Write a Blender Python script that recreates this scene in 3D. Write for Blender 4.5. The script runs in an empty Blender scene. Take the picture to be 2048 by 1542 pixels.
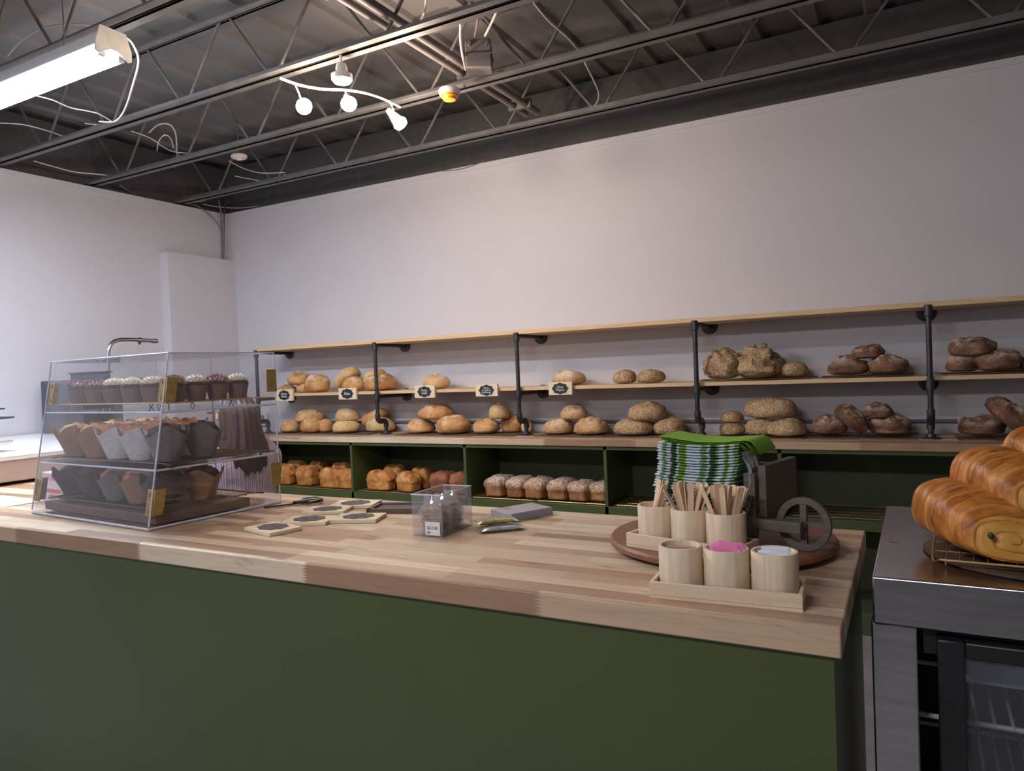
import bpy, bmesh, math, random
from mathutils import Vector, Matrix, noise
from math import sin, cos, pi, radians, sqrt, exp

# ------------------------------------------------------------------ camera
EYE = Vector((0, 0, 1.33))
YAW, PITCH, ROLL, FPX = 0.4991, -0.0199, -0.0394, 1459.41
_f = Vector((-sin(YAW)*cos(PITCH), cos(YAW)*cos(PITCH), sin(PITCH)))
_r0 = Vector((cos(YAW), sin(YAW), 0)); _u0 = _r0.cross(_f)
_r = _r0*cos(ROLL) + _u0*sin(ROLL); _u = -_r0*sin(ROLL) + _u0*cos(ROLL)
scene = bpy.context.scene
cd = bpy.data.cameras.new('camera'); cam = bpy.data.objects.new('camera', cd)
scene.collection.objects.link(cam)
cd.sensor_width = 36; cd.sensor_fit = 'HORIZONTAL'; cd.lens = FPX/2048*36
cd.clip_start = 0.02; cd.clip_end = 60
m = Matrix((( _r.x, _u.x, -_f.x, EYE.x), (_r.y, _u.y, -_f.y, EYE.y), (_r.z, _u.z, -_f.z, EYE.z), (0, 0, 0, 1)))
cam.matrix_world = m
scene.camera = cam

# ------------------------------------------------------------------ view, world, area lights
vs = scene.view_settings
vs.view_transform = 'Standard'; vs.look = 'None'; vs.gamma = 1; vs.use_curve_mapping = False
vs.exposure = 0.75
scene.cycles.transparent_max_bounces = 32
w = bpy.data.worlds.new('World'); scene.world = w; w.use_nodes = True
w.node_tree.nodes['Background'].inputs[0].default_value = (0.55, 0.62, 0.8, 1)
w.node_tree.nodes['Background'].inputs[1].default_value = 0.02

def light(name, kind, loc, energy, color, size=0.1, size_y=None, rot=None, target=None, spot=None, blend=.5):
    l = bpy.data.lights.new(name, kind); l.energy = energy; l.color = color
    if kind == 'AREA':
        l.shape = 'RECTANGLE'; l.size = size; l.size_y = size_y or size
    elif kind in ('POINT', 'SPOT'):
        l.shadow_soft_size = size
    if spot: l.spot_size = radians(spot); l.spot_blend = blend
    o = bpy.data.objects.new(name, l); scene.collection.objects.link(o); o.location = loc
    if target is not None:
        o.rotation_euler = (Vector(target)-Vector(loc)).to_track_quat('-Z', 'Y').to_euler()
    elif rot: o.rotation_euler = rot
    return o
# daylight that comes in through the shop front behind the camera
light('shopfront_daylight', 'AREA', (-3.4, -2.6, 1.7), 8, (0.80, 0.88, 1.0), 3.0, 1.8, target=(-2.4, 3, 1.2))
# the next ceiling strip of the same row, left of the frame
light('rear_strip_lamp', 'AREA', (-1.0, -.75, 2.45), 19, (.95, .93, .97), 1.2, .12, target=(-.6, 1.4, .7))
light('ceiling_strip_light', 'AREA', (-4.1, .9, 2.62), 20, (0.74, 0.83, 1.0), 1.2, .15, rot=(0, 0, 0))

# ------------------------------------------------------------------ helpers
C = scene.collection
def ray(px, py): return (px-1024)/FPX*_r - (py-771)/FPX*_u + _f
def on_y(px, py, y): d = ray(px, py); return EYE + d*(y/d.y)
def on_z(px, py, z): d = ray(px, py); return EYE + d*((z-EYE.z)/d.z)
def on_x(px, py, x): d = ray(px, py); return EYE + d*(x/d.x)
def mpp(P): return (Vector(P)-EYE).dot(_f)/FPX      # metres per photo pixel at a point
def tag(o, label=None, cat=None, group=None, kind=None):
    if label: o['label'] = label
    if cat: o['category'] = cat
    if group: o['group'] = group
    if kind: o['kind'] = kind
    return o
def thing(name, label, cat, loc=(0, 0, 0), rz=0, group=None):
    o = bpy.data.objects.new(name, None); o.empty_display_size = .05; C.objects.link(o)
    o.location = loc; o.rotation_euler = (0, 0, rz)
    return tag(o, label, cat, group)
ORD = ['first', 'second', 'third', 'fourth', 'fifth', 'sixth', 'seventh', 'eighth', 'ninth', 'tenth', 'eleventh', 'twelfth', 'thirteenth', 'fourteenth', 'fifteenth', 'sixteenth', 'seventeenth', 'eighteenth', 'nineteenth']
class MB:
    def __init__(s): s.bm = bmesh.new()
    def raw(s, vs_, fs):
        v = [s.bm.verts.new(p) for p in vs_]
        for f in fs:
            try: s.bm.faces.new([v[i] for i in f])
            except ValueError: pass
        return v
    def box(s, x0, x1, y0, y1, z0, z1, M=None):
        P = [Vector((x, y, z)) for z in (z0, z1) for y in (y0, y1) for x in (x0, x1)]
        if M is not None: P = [M @ p for p in P]
        s.raw(P, [(0,2,3,1),(4,5,7,6),(0,1,5,4),(2,6,7,3),(0,4,6,2),(1,3,7,5)]); return s
    def tube(s, pts, r, n=8, closed=False, cap=True):
        pts = [Vector(p) for p in pts]; N = len(pts); rs = r if isinstance(r, (list, tuple)) else [r]*N
        rings = []; up = None
        for i, p in enumerate(pts):
            a = pts[(i-1) % N] if (closed or i) else p; b = pts[(i+1) % N] if (closed or i < N-1) else p
            t = (b-a).normalized()
            if up is None:
                up = Vector((0, 0, 1)) if abs(t.z) < .9 else Vector((1, 0, 0))
            sd = t.cross(up).normalized(); up = sd.cross(t).normalized()
            rings.append([s.bm.verts.new(p + (sd*cos(2*pi*k/n) + up*sin(2*pi*k/n))*rs[i]) for k in range(n)])
        for i in range(N if closed else N-1):
            A, B = rings[i], rings[(i+1) % N]
            for k in range(n): s.bm.faces.new((A[k], A[(k+1) % n], B[(k+1) % n], B[k]))
        if cap and not closed:
            s.bm.faces.new(rings[0][::-1]); s.bm.faces.new(rings[-1])
        return s
    def cyl(s, p0, p1, r, n=16, r2=None): return s.tube([p0, p1], [r, r if r2 is None else r2], n)
    def lathe(s, prof, n=24, c=(0, 0, 0), M=None):
        c = Vector(c); rings = []
        for (r, z) in prof:
            R = []
            for k in range(n):
                p = Vector((r*cos(2*pi*k/n), r*sin(2*pi*k/n), z))
                if M is not None: p = M @ p
                R.append(s.bm.verts.new(p + c))
            rings.append(R)
        for A, B in zip(rings, rings[1:]):
            for k in range(n): s.bm.faces.new((A[k], A[(k+1) % n], B[(k+1) % n], B[k]))
        s.bm.faces.new(rings[0][::-1]); s.bm.faces.new(rings[-1])
        return s
    def prism(s, poly, z0, z1, M=None):
        a = [Vector((x, y, z0)) for x, y in poly]; b = [Vector((x, y, z1)) for x, y in poly]
        if M is not None: a = [M @ p for p in a]; b = [M @ p for p in b]
        n = len(poly)
        va = [s.bm.verts.new(p) for p in a]; vb = [s.bm.verts.new(p) for p in b]
        s.bm.faces.new(va[::-1]); s.bm.faces.new(vb)
        for k in range(n): s.bm.faces.new((va[k], va[(k+1) % n], vb[(k+1) % n], vb[k]))
        return s
    def mesh(s, name, mat, ang=35):
        bmesh.ops.recalc_face_normals(s.bm, faces=s.bm.faces)
        me = bpy.data.meshes.new(name); s.bm.to_mesh(me); s.bm.free()
        for p in me.polygons: p.use_smooth = True
        me.set_sharp_from_angle(angle=radians(ang))
        me.materials.append(mat); return me
    def build(s, name, mat, parent=None, loc=None, bevel=0, ang=35, rz=0):
        o = bpy.data.objects.new(name, s.mesh(name, mat, ang)); C.objects.link(o)
        if parent: o.parent = parent
        if loc is not None: o.location = loc
        if rz: o.rotation_euler = (0, 0, rz)
        if bevel:
            b = o.modifiers.new('bevel', 'BEVEL'); b.width = bevel; b.segments = 2; b.limit_method = 'ANGLE'
        return o
def copy_tree(o, parent=None):
    c = o.copy(); C.objects.link(c)
    if parent: c.parent = parent
    for ch in list(o.children): copy_tree(ch, c)
    return c
def smooth_path(pts, n=6):
    pts = [Vector(p) for p in pts]; out = []
    P = [pts[0]] + pts + [pts[-1]]
    for i in range(1, len(P)-2):
        a, b, c, d = P[i-1], P[i], P[i+1], P[i+2]
        for k in range(n):
            t = k/n
            out.append(.5*((2*b) + (c-a)*t + (2*a-5*b+4*c-d)*t*t + (3*b-a-3*c+d)*t**3))
    out.append(pts[-1]); return out

# ------------------------------------------------------------------ materials
def srgb(*c):
    o = []
    for v in c:
        v /= 255; o.append(v/12.92 if v <= .04045 else ((v+.055)/1.055)**2.4)
    return tuple(o)
class Mat:
    def __init__(s, name, rough=.6, metal=0, spec=None):
        s.m = bpy.data.materials.new(name); s.m.use_nodes = True; s.nt = s.m.node_tree
        s.b = s.nt.nodes['Principled BSDF']; s.b.inputs['Roughness'].default_value = rough
        s.b.inputs['Metallic'].default_value = metal
        if spec is not None: s.b.inputs['Specular IOR Level'].default_value = spec
        s.tc = None
    def n(s, t, **kw):
        nd = s.nt.nodes.new(t)
        for k, v in kw.items():
            if k in nd.inputs.keys() if hasattr(nd.inputs, 'keys') else False: nd.inputs[k].default_value = v
            else: setattr(nd, k, v)
        return nd
    def l(s, a, b): s.nt.links.new(a, b)
    def coord(s, kind='Object', scale=(1, 1, 1), rot=(0, 0, 0), loc=(0, 0, 0)):
        if s.tc is None: s.tc = s.n('ShaderNodeTexCoord')
        mp = s.n('ShaderNodeMapping'); mp.inputs['Scale'].default_value = scale
        mp.inputs['Rotation'].default_value = rot; mp.inputs['Location'].default_value = loc
        s.l(s.tc.outputs[kind], mp.inputs[0]); return mp.outputs[0]
    def noise(s, scale, detail=4, vec=None, rough=.55, dist=0):
        nd = s.n('ShaderNodeTexNoise'); nd.inputs['Scale'].default_value = scale
        nd.inputs['Detail'].default_value = detail; nd.inputs['Roughness'].default_value = rough
        nd.inputs['Distortion'].default_value = dist
        s.l(vec if vec is not None else s.coord(), nd.inputs['Vector']); return nd.outputs['Fac']
    def ramp(s, fac, stops, interp='LINEAR'):
        r = s.n('ShaderNodeValToRGB'); cr = r.color_ramp; cr.interpolation = interp
        while len(cr.elements) < len(stops): cr.elements.new(.5)
        for e, (p, c) in zip(cr.elements, stops):
            e.position = p; c = (c, c, c) if isinstance(c, (int, float)) else c; e.color = (*c, 1)
        s.l(fac, r.inputs[0]); return r.outputs[0]
    def mix(s, fac, a, b, mode='MIX'):
        nd = s.n('ShaderNodeMix', data_type='RGBA', blend_type=mode)
        for i, v in ((0, fac), (6, a), (7, b)):
            if hasattr(v, 'node'): s.l(v, nd.inputs[i])
            elif isinstance(v, (int, float)): nd.inputs[i].default_value = v
            else: nd.inputs[i].default_value = (*v, 1)
        return nd.outputs[2]
    def math(s, op, a, b=0.0, c=None):
        nd = s.n('ShaderNodeMath', operation=op)
        for i, v in enumerate((a, b) if c is None else (a, b, c)):
            if hasattr(v, 'node'): s.l(v, nd.inputs[i])
            else: nd.inputs[i].default_value = v
        return nd.outputs[0]
    def color(s, c):
        if hasattr(c, 'node'): s.l(c, s.b.inputs['Base Color'])
        else: s.b.inputs['Base Color'].default_value = (*c, 1)
        return s
    def bump(s, h, strength=.3, dist=.002):
        b = s.n('ShaderNodeBump'); b.inputs['Strength'].default_value = strength
        b.inputs['Distance'].default_value = dist; s.l(h, b.inputs['Height'])
        s.l(b.outputs[0], s.b.inputs['Normal']); return s
def plain(name, c, rough=.5, metal=0, var=.12, sc=20, bump=0, spec=None):
    m = Mat(name, rough, metal, spec); f = m.noise(sc, 3)
    lo = tuple(v*(1-var) for v in c); hi = tuple(min(1, v*(1+var)) for v in c)
    m.color(m.ramp(f, [(.3, lo), (.7, hi)]))
    if bump: m.bump(f, bump)
    return m.m
def emit(name, c, s):
    m = bpy.data.materials.new(name); m.use_nodes = True; nt = m.node_tree
    b = nt.nodes['Principled BSDF']; b.inputs['Base Color'].default_value = (.8, .8, .8, 1)
    b.inputs['Emission Color'].default_value = (*c, 1); b.inputs['Emission Strength'].default_value = s
    return m
def acrylic(name, tint=(.975, .975, .985), haze=.030, gloss=.06):
    m = Mat(name); nt = m.nt; out = nt.nodes['Material Output']
    tr = m.n('ShaderNodeBsdfTransparent'); tr.inputs[0].default_value = (*tint, 1)
    df = m.n('ShaderNodeBsdfDiffuse'); df.inputs[0].default_value = (.8, .8, .85, 1)
    gl = m.n('ShaderNodeBsdfGlossy'); gl.inputs['Roughness'].default_value = .03
    f1 = m.math('MULTIPLY', m.ramp(m.noise(14, 3), [(.3, .6), (.7, 1)]), haze)
    a = m.n('ShaderNodeMixShader'); m.l(f1, a.inputs[0]); m.l(tr.outputs[0], a.inputs[1]); m.l(df.outputs[0], a.inputs[2])
    lw = m.n('ShaderNodeLayerWeight'); lw.inputs[0].default_value = .5
    f2 = m.math('ADD', m.math('MULTIPLY', m.math('POWER', lw.outputs['Facing'], 5), .8), .02+gloss*.3)
    b = m.n('ShaderNodeMixShader'); m.l(f2, b.inputs[0]); m.l(a.outputs[0], b.inputs[1]); m.l(gl.outputs[0], b.inputs[2])
    m.l(b.outputs[0], out.inputs[0]); nt.nodes.remove(m.b); return m.m
def butcher(name, stave=.042, length=.42, tones=None, warm=1.0, seed=0, dx=0):
    m = Mat(name, .42); sep = m.n('ShaderNodeSeparateXYZ'); m.l(m.coord(), sep.inputs[0])
    zt = m.math('PINGPONG', sep.outputs[2], .0032)                    # finger joints show on the edge
    x = m.math('ADD', m.math('SUBTRACT', sep.outputs[0], dx), m.math('MULTIPLY', zt, 5.0))
    cmb = m.n('ShaderNodeCombineXYZ'); m.l(x, cmb.inputs[0]); m.l(m.math('ADD', sep.outputs[1], seed+.0), cmb.inputs[1])
    br = m.n('ShaderNodeTexBrick'); br.offset = .37; br.offset_frequency = 1; br.squash = 1.35; br.squash_frequency = 3
    br.inputs['Scale'].default_value = 1; br.inputs['Mortar Size'].default_value = .0007
    br.inputs['Brick Width'].default_value = length; br.inputs['Row Height'].default_value = stave
    br.inputs['Color1'].default_value = (0, 0, 0, 1); br.inputs['Color2'].default_value = (1, 1, 1, 1)
    br.inputs['Mortar'].default_value = (.35, .35, .35, 1); br.inputs['Bias'].default_value = 0
    m.l(cmb.outputs[0], br.inputs['Vector'])
    T = tones or [srgb(150, 118, 92), srgb(196, 164, 132), srgb(214, 188, 158), srgb(178, 140, 112), srgb(226, 205, 178)]
    base = m.ramp(br.outputs['Color'], [(0, T[0]), (.2, T[3]), (.45, T[1]), (.72, T[2]), (1, T[4])])
    g = m.noise(7, 6, m.coord(scale=(1.0, 16, 16)), .62, .5)
    g2 = m.noise(3.2, 3, m.coord(scale=(1.2, 7, 7), loc=(3, 1, 2)), .5, 1.2)
    c1 = m.mix(.6, base, m.ramp(g, [(.25, .50), (.5, .85), (.75, 1.0)]), 'MULTIPLY')
    c2 = m.mix(m.ramp(g2, [(.60, 0), (.74, .6)]), c1, srgb(112, 80, 58))
    m.color(c2); m.bump(g, .12, .001); return m.m
M = {}
M['wall'] = plain('white_wall_paint', srgb(206, 202, 206), .75, var=.015, sc=3, bump=.03)
M['upper'] = plain('dark_upper_wall', (.075, .07, .07), .8)
M['floor'] = plain('grey_concrete', srgb(158, 154, 152), .5, var=.2, sc=4)
M['deck'] = plain('dark_deck_paint', (.165, .153, .147), .6, var=.15, sc=2)
M['steel_dark'] = plain('dark_joist_paint', (.14, .13, .128), .5, var=.2, sc=8)
M['green'] = plain('olive_green_paint', srgb(72, 84, 46), .38, var=.05, sc=2)
M['greend'] = plain('green_cabinet_paint', srgb(74, 82, 56), .5, var=.06, sc=4)
M['pipe'] = plain('black_iron_pipe', srgb(74, 72, 76), .42, .75, var=.2, sc=30)
M['pine'] = None
M['butcher'] = butcher('acacia_butcher_block', dx=on_y(1077, 1215, 1.16).x-on_y(901, 1190, 1.16).x)
M['butcher2'] = butcher('back_counter_butcher_block', .05, .55, seed=7)
def wood(name, c, grain=.25, rough=.55, axis=0, sc=6):
    m = Mat(name, rough); s = [18, 18, 18]; s[axis] = 1.2
    f = m.noise(sc, 5, m.coord(scale=tuple(s)), .6, .6)
    m.color(m.ramp(f, [(.3, tuple(v*(1-grain) for v in c)), (.55, c), (.75, tuple(min(1, v*(1+grain*.4)) for v in c))])); m.bump(f, .1, .001)
    return m.m
M['pine'] = wood('pine_shelf_board', srgb(214, 182, 140), .18)
M['bamboo'] = wood('pale_bamboo', srgb(224, 202, 174), .26, axis=2, sc=4)
M['traywood'] = wood('pale_tray_wood', srgb(222, 198, 170), .12)
M['susan'] = wood('acacia_disc', srgb(134, 88, 62), .4, .5)
M['cart'] = wood('weathered_grey_wood', srgb(98, 88, 80), .4, .6)
M['tagwood'] = wood('pale_tag_wood', srgb(226, 208, 176), .12)
M['stick'] = wood('birch_stick', srgb(222, 192, 160), .12, axis=2)
M['badge'] = plain('chalk_black', srgb(38, 38, 42), .7, var=.3, sc=60)
M['chalk'] = plain('chalk_white', srgb(225, 225, 228), .8)
M['badgegrey'] = plain('dusty_chalkboard', srgb(84, 76, 78), .7, var=.3, sc=90)
M['chalkdim'] = plain('smudged_chalk', srgb(128, 122, 124), .8)
M['acr'] = acrylic('clear_acrylic')
M['acredge'] = plain('acrylic_edge', srgb(205, 208, 220), .25)
M['brass'] = plain('brushed_brass', srgb(186, 156, 98), .38, .5, var=.15, sc=40)
M['white'] = plain('white_enamel', srgb(228, 228, 230), .4, var=.03)
M['whiteplastic'] = plain('white_plastic', srgb(225, 222, 215), .45)
M['beige'] = plain('beige_laminate', srgb(186, 166, 156), .5, var=.04)
M['cable'] = plain('white_cable', srgb(205, 200, 196), .6)
M['cabled'] = plain('grey_cable', srgb(120, 112, 112), .6)
M['chrome'] = plain('chrome', srgb(190, 190, 196), .22, 1, var=.05)
M['machine'] = plain('dark_grey_machine', srgb(62, 66, 76), .35, var=.1)
M['wire'] = plain('rack_wire', srgb(120, 104, 88), .35, .8)
M['gwire'] = plain('gold_wire', srgb(190, 160, 110), .35, .7)
M['black'] = plain('black_plastic', (.015, .015, .017), .4)
M['board'] = wood('dark_board', srgb(112, 82, 66), .3, .5)
M['tray'] = plain('dark_brown_tray', srgb(96, 76, 62), .6, var=.25, sc=12)
M['ss'] = None
def steel():
    m = Mat('brushed_stainless', .24, 1.0); f = m.noise(5, 4, m.coord(scale=(1, 1, 14)))
    m.color(m.ramp(f, [(.3, srgb(176, 176, 182)), (.7, srgb(200, 200, 206))])); m.bump(m.noise(3, 3), .1, .01); return m.m
M['ss'] = steel()
M['ssd'] = plain('dark_steel', srgb(40, 40, 44), .35, .6)
M['innerpanel'] = plain('pale_inner_liner', srgb(200, 206, 216), .6)
M['skin'] = plain('skin', srgb(214, 164, 140), .5, var=.05)
M['hair'] = wood('dark_auburn_hair', srgb(58, 34, 30), .5, .42, axis=2, sc=9)
M['jeans'] = plain('dark_denim', srgb(45, 48, 62), .8)

# ------------------------------------------------------------------ room shell
D, XL, XR, YB = 4.243, -4.966, 3.2, -3.2
ZT, ZD, ZJ = 2.722, 3.12, 2.74
ZF, ZC = 0.93, 0.93
def struct(name, mb, mat, **k): return tag(mb.build(name, mat, **k), kind='structure')
struct('wall_front', MB().box(XL-.12, XR+.12, YB-.12, YB, 0, ZD), M['wall'])
struct('wall_right', MB().box(XR, XR+.12, YB, D+.12, 0, ZD), M['wall'])
struct('floor', MB().box(XL-.2, XR, YB, D+.3, -.1, 0), M['floor'])
struct('wall_back', MB().box(XL-.12, XR, D, D+.12, 0, ZT), M['wall'])
struct('wall_left', MB().box(XL-.12, XL, YB, D, 0, ZT), M['wall'])
struct('wall_back_upper', MB().box(XL-.2, XR, D+.06, D+.2, ZT, ZD), M['upper'])
struct('wall_left_upper', MB().box(XL-.2, XL-.06, YB, D+.06, ZT, ZD), M['upper'])
b = MB(); y = YB; prof = []
x = XL-.2                                             # ribbed metal deck, ribs run away from the camera
while x < XR:
    prof += [(x, 0), (x+.20, 0), (x+.215, -.022), (x+.285, -.022), (x+.30, 0)]; x += .30
vsx = []; 
for (px_, dz) in prof: vsx += [(px_, YB, ZD+.035+dz), (px_, D+.2, ZD+.035+dz)]
n = len(prof)
b.raw(vsx + [(prof[0][0], YB, ZD+.1), (prof[0][0], D+.2, ZD+.1), (prof[-1][0], YB, ZD+.1), (prof[-1][0], D+.2, ZD+.1)],
      [(2*i, 2*i+1, 2*i+3, 2*i+2) for i in range(n-1)] + [(2*n, 2*n+1, 2*n+3, 2*n+2)])
struct('ceiling', b, M['deck'], ang=10)
# shallow boxed-out pier in the corner
struct('trim_1', MB().box(XL, XL+.085, 3.62, D, 0, 2.33), M['wall'])
# thin edge where the wall board stops under the joists
struct('trim_2', MB().box(XL, XR, D-.006, D, ZT-.03, ZT+.004), M['wall'])
struct('trim_3', MB().box(XL, XL+.006, YB, D-.006, ZT-.03, ZT+.004), M['wall'])

# ------------------------------------------------------------------ bar joists
JY = [3.82, 3.12, 2.50, 1.82, 1.15, .45]
NX = [on_z(991, 260, ZJ).x, on_z(848, 196, ZJ).x, on_z(362, 206, ZJ).x, on_z(308, 22, ZJ).x, -2.0, -2.2]
jl = ['nearest the back wall', 'second from the back wall', 'third from the back wall, above the spotlights',
      'fourth from the back wall, above the strip light', 'fifth from the back wall', 'sixth from the back wall']
for j, (yy, nx) in enumerate(zip(JY, NX)):
    t = thing('bar_joist', 'dark painted open-web steel ceiling joist, '+jl[j], 'joist', (0, yy, ZJ), group='ceiling joists')
    X0, X1 = XL-.06, XR
    for nm, z0 in (('bottom_chord', 0), ('top_chord', ZD-ZJ-.045)):
        b = MB()
        for s in (-1, 1):                              # a pair of angles
            b.box(X0, X1, min(s*.007, s*.045), max(s*.007, s*.045), z0, z0+.005)
            b.box(X0, X1, min(s*.007, s*.012), max(s*.007, s*.012), z0, z0+.035)
        b.build(nm, M['steel_dark'], t)
    P = .62; k = int((X0-nx)/P); zt = ZD-ZJ-.03
    while nx+k*P < X0+P*.3: k += 1
    while nx+k*P < X1-P*.5:
        x0 = nx+k*P
        MB().cyl((x0-.03, 0, .02), (x0-P/2+.03, 0, zt), .0075, 8).build('web_rod', M['steel_dark'], t)
        MB().cyl((x0+.03, 0, .02), (x0+P/2-.03, 0, zt), .0075, 8).build('web_rod', M['steel_dark'], t)
        k += 1

# conduit pair that runs across the joists
t = thing('ceiling_conduit_pair', 'pair of pale metal conduits running across the ceiling joists to the back', 'conduit', (-1.9, 2.5, 2.81))
for nm, dx, r in (('conduit', -.035, .016), ('conduit', .035, .020)):
    MB().cyl((dx, -3.0, .02), (dx, 1.36, .02), r, 12).build(nm, M['cabled'], t)
for yy in (-1.4, -.3, .66, 1.2):
    MB().box(-.07, .07, yy, yy+.02, .0, .05).build('clamp', M['steel_dark'], t)

# ------------------------------------------------------------------ fluorescent strip light
def strip_light(x1, yc, z):
    t = thing('fluorescent_strip_light', 'white twin-tube fluorescent strip light, lit, under the ceiling on the left', 'light', (x1, yc, z))
    poly = [(-.055, .03), (-.035, .075), (.035, .075), (.055, .03), (.055, .02), (-.055, .02)]
    R = Matrix(((0, 0, 1, 0), (1, 0, 0, 0), (0, 1, 0, 0), (0, 0, 0, 1)))
    MB().prism(poly, -1.25, 0, R).build('housing', M['white'], t)
    end = [(-.07, .022), (-.05, .085), (.05, .085), (.07, .022), (.07, -.012), (.058, -.018), (.012, .008), (-.012, .008), (-.058, -.018), (-.07, -.012)]
    MB().prism(end, 0, .008, R).build('end_plate', M['whiteplastic'], t)
    MB().prism(end, -1.258, -1.25, R).build('end_plate', M['whiteplastic'], t)
    for s in (-1, 1):
        MB().cyl((-1.235, s*.036, -.005), (-.022, s*.036, -.005), .016, 14).build('tube', emit('fluorescent_glow', (.80, .89, 1.0), 38), t)
        MB().box(-.022, -.004, s*.036-.012, s*.036+.012, -.02, .022).build('lamp_holder', M['white'], t, bevel=.003)
    MB().cyl((-.3, 0, .075), (-.3, 0, ZD-z-.02), .003, 6).build('hanger_wire', M['cabled'], t)
    MB().cyl((-1.0, 0, .075), (-1.0, 0, ZD-z-.02), .003, 6).build('hanger_wire', M['cabled'], t)
    light('strip_light_lamp', 'AREA', (x1-.62, yc, z-.03), 20, (.76, .85, 1.0), 1.2, .1)
sl = on_z(226, 106, 2.57)
strip_light(sl.x, sl.y, 2.57)

# ------------------------------------------------------------------ track spotlight with three bulbs
BW = emit('warm_bulb_glow', (1.0, .80, .62), 60)
t = thing('track_spotlight', 'white wavy-bar ceiling spotlight with three lit warm bulbs', 'light', on_z(684, 160, 2.634))
o = Vector(t.location)
L = lambda px, py, z: on_z(px, py, z) - o
MB().lathe([(.001, -.012), (.035, -.012), (.045, 0), (.046, .022), (.001, .022)], 24).build('canopy', M['whiteplastic'], t)
MB().lathe([(.001, .022), (.024, .022), (.026, .05), (.02, .07), (.001, .07)], 16).build('junction_cover', M['whiteplastic'], t)
MB().cyl((0, 0, .07), (0, 2.50-o.y, ZJ+.002-o.z), .006, 8).build('stem', M['whiteplastic'], t)
bar = smooth_path([L(560, 156, 2.619), L(600, 170, 2.619), L(645, 178, 2.619), L(690, 180, 2.619), L(730, 186, 2.619), L(765, 197, 2.619), L(800, 214, 2.619)], 5)
MB().tube(bar, .006, 8).build('curved_bar', M['whiteplastic'], t)
for i, (bx, by, z, tx, dr, e) in enumerate([(607, 212, 2.563, 590, (.75, -.45, -.5), 10), (697, 206, 2.563, 690, (.55, -.5, -.65), 10), (797, 243, 2.548, 778, (.55, .35, -.8), 8)]):
    p = L(bx, by, z); a = L(tx, {0: 168, 1: 181, 2: 201}[i], 2.619); d = Vector(dr).normalized()
    MB().tube([a, (a+p)/2 + Vector((0, 0, .004)), p-d*.03+Vector((0, 0, .012))], .0035, 6).build('yoke', M['whiteplastic'], t)
    q = d.to_track_quat('Z', 'Y').to_matrix().to_4x4()
    h = MB().lathe([(.001, -.075), (.014, -.075), (.018, -.05), (.026, -.02), (.029, -.004), (.001, -.004)], 20, p, q).build('lamp_head', M['whiteplastic'], t)
    MB().lathe([(.001, -.006), (.028, -.004), (.036, .010), (.028, .030), (.001, .038)], 20, p, q).build('bulb', BW, t)
    light('spotlight_lamp', 'POINT', o+p+d*.085, e, (1.0, .78, .60), .03)

# ------------------------------------------------------------------ things hanging in the joists
p = on_z(899, 190, 2.66)
t = thing('heat_detector', 'round white and orange alarm detector hanging below a joist', 'detector', p)
MB().lathe([(.001, .028), (.048, .028), (.052, .02), (.048, .0), (.001, .0)], 28).build('base', M['whiteplastic'], t)
MB().lathe([(.001, 0), (.046, 0), (.040, -.012), (.034, -.014), (.030, -.024), (.018, -.028), (.001, -.028)], 28).build('orange_cap', plain('orange_plastic', srgb(240, 150, 50), .4), t)
MB().tube([(0, 0, .028), (0, (3.12-p.y)*.5, .05), (0, 3.12-p.y, ZJ-p.z+.002)], .003, 6).build('hanger', M['cabled'], t)
p = on_z(958, 112, 2.82)
t = thing('electrical_junction_box', 'dark grey electrical box with flexible conduits between the joists', 'box', p, rz=.45)
MB().box(-.06, .06, -.05, .05, -.07, .06).build('body', M['cabled'], t, bevel=.004)
MB().box(-.066, .066, -.056, .056, -.012, -.006).build('seam_flange', M['steel_dark'], t)
for s in (-1, 1):
    MB().cyl((s*.04, -.05, .035), (s*.04, -.062, .035), .01, 10).build('knockout', M['cabled'], t)
def wire(pts, z, r=.0035, name='ceiling_cable', label='', mat='cable', cat='cable', pl='z', group=None, n=6):
    f = {'z': on_z, 'x': on_x, 'y': on_y}[pl]
    P = [f(q[0], q[1], q[2] if len(q) > 2 else z) for q in pts]
    o = MB().tube(smooth_path(P, n), r, 7).build(name, M[mat])
    return tag(o, label, cat, group)
def flex(pts, z, label):
    P = smooth_path([on_z(q[0], q[1], q[2] if len(q) > 2 else z) for q in pts], 14)
    return tag(MB().tube(P, [.0065 if i % 2 else .0045 for i in range(len(P))], 8).build('flexible_conduit', M['cable']), label, 'conduit')
flex([(921, 46), (921, 80), (925, 110), (932, 140)], 2.80, 'ribbed flexible conduit hanging left of the dark electrical box')
flex([(970, 72), (988, 35), (1004, -4)], 2.88, 'ribbed flexible conduit rising right of the dark electrical box')
wire([(950, 72), (955, 40), (953, 15), (942, 6), (932, 18)], 2.88, .006, 'curved_conduit', 'smooth conduit arching out of the top of the dark electrical box', 'cabled', 'conduit')
wire([(1067, 5), (1098, 42), (1138, 78), (1163, 110), (1172, 130), (1186, 158), (1197, 185), (1194, 205), (1179, 219)], 2.80, .004, label='white cable drooping through the joists right of the electrical box')
wire([(852, -4), (848, 25), (835, 48), (808, 61), (787, 68)], 2.80, .004, label='white cable curving over a joist above the conduit pair')
wire([(245, 72), (262, 84), (275, 110), (275, 135), (264, 175), (254, 208), (243, 230), (228, 243), (198, 243)], 2.66, .004, label='white cable looping down from the end of the strip light')
wire([(75, 192), (105, 200), (140, 215), (175, 222), (198, 228), (222, 242)], 2.66, .003, label='thin white cable running below the strip light')
wire([(15, 112), (40, 84), (75, 60), (115, 50), (165, 49), (203, 57)], 2.86, .003, label='white cable arching above the strip light')
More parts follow.
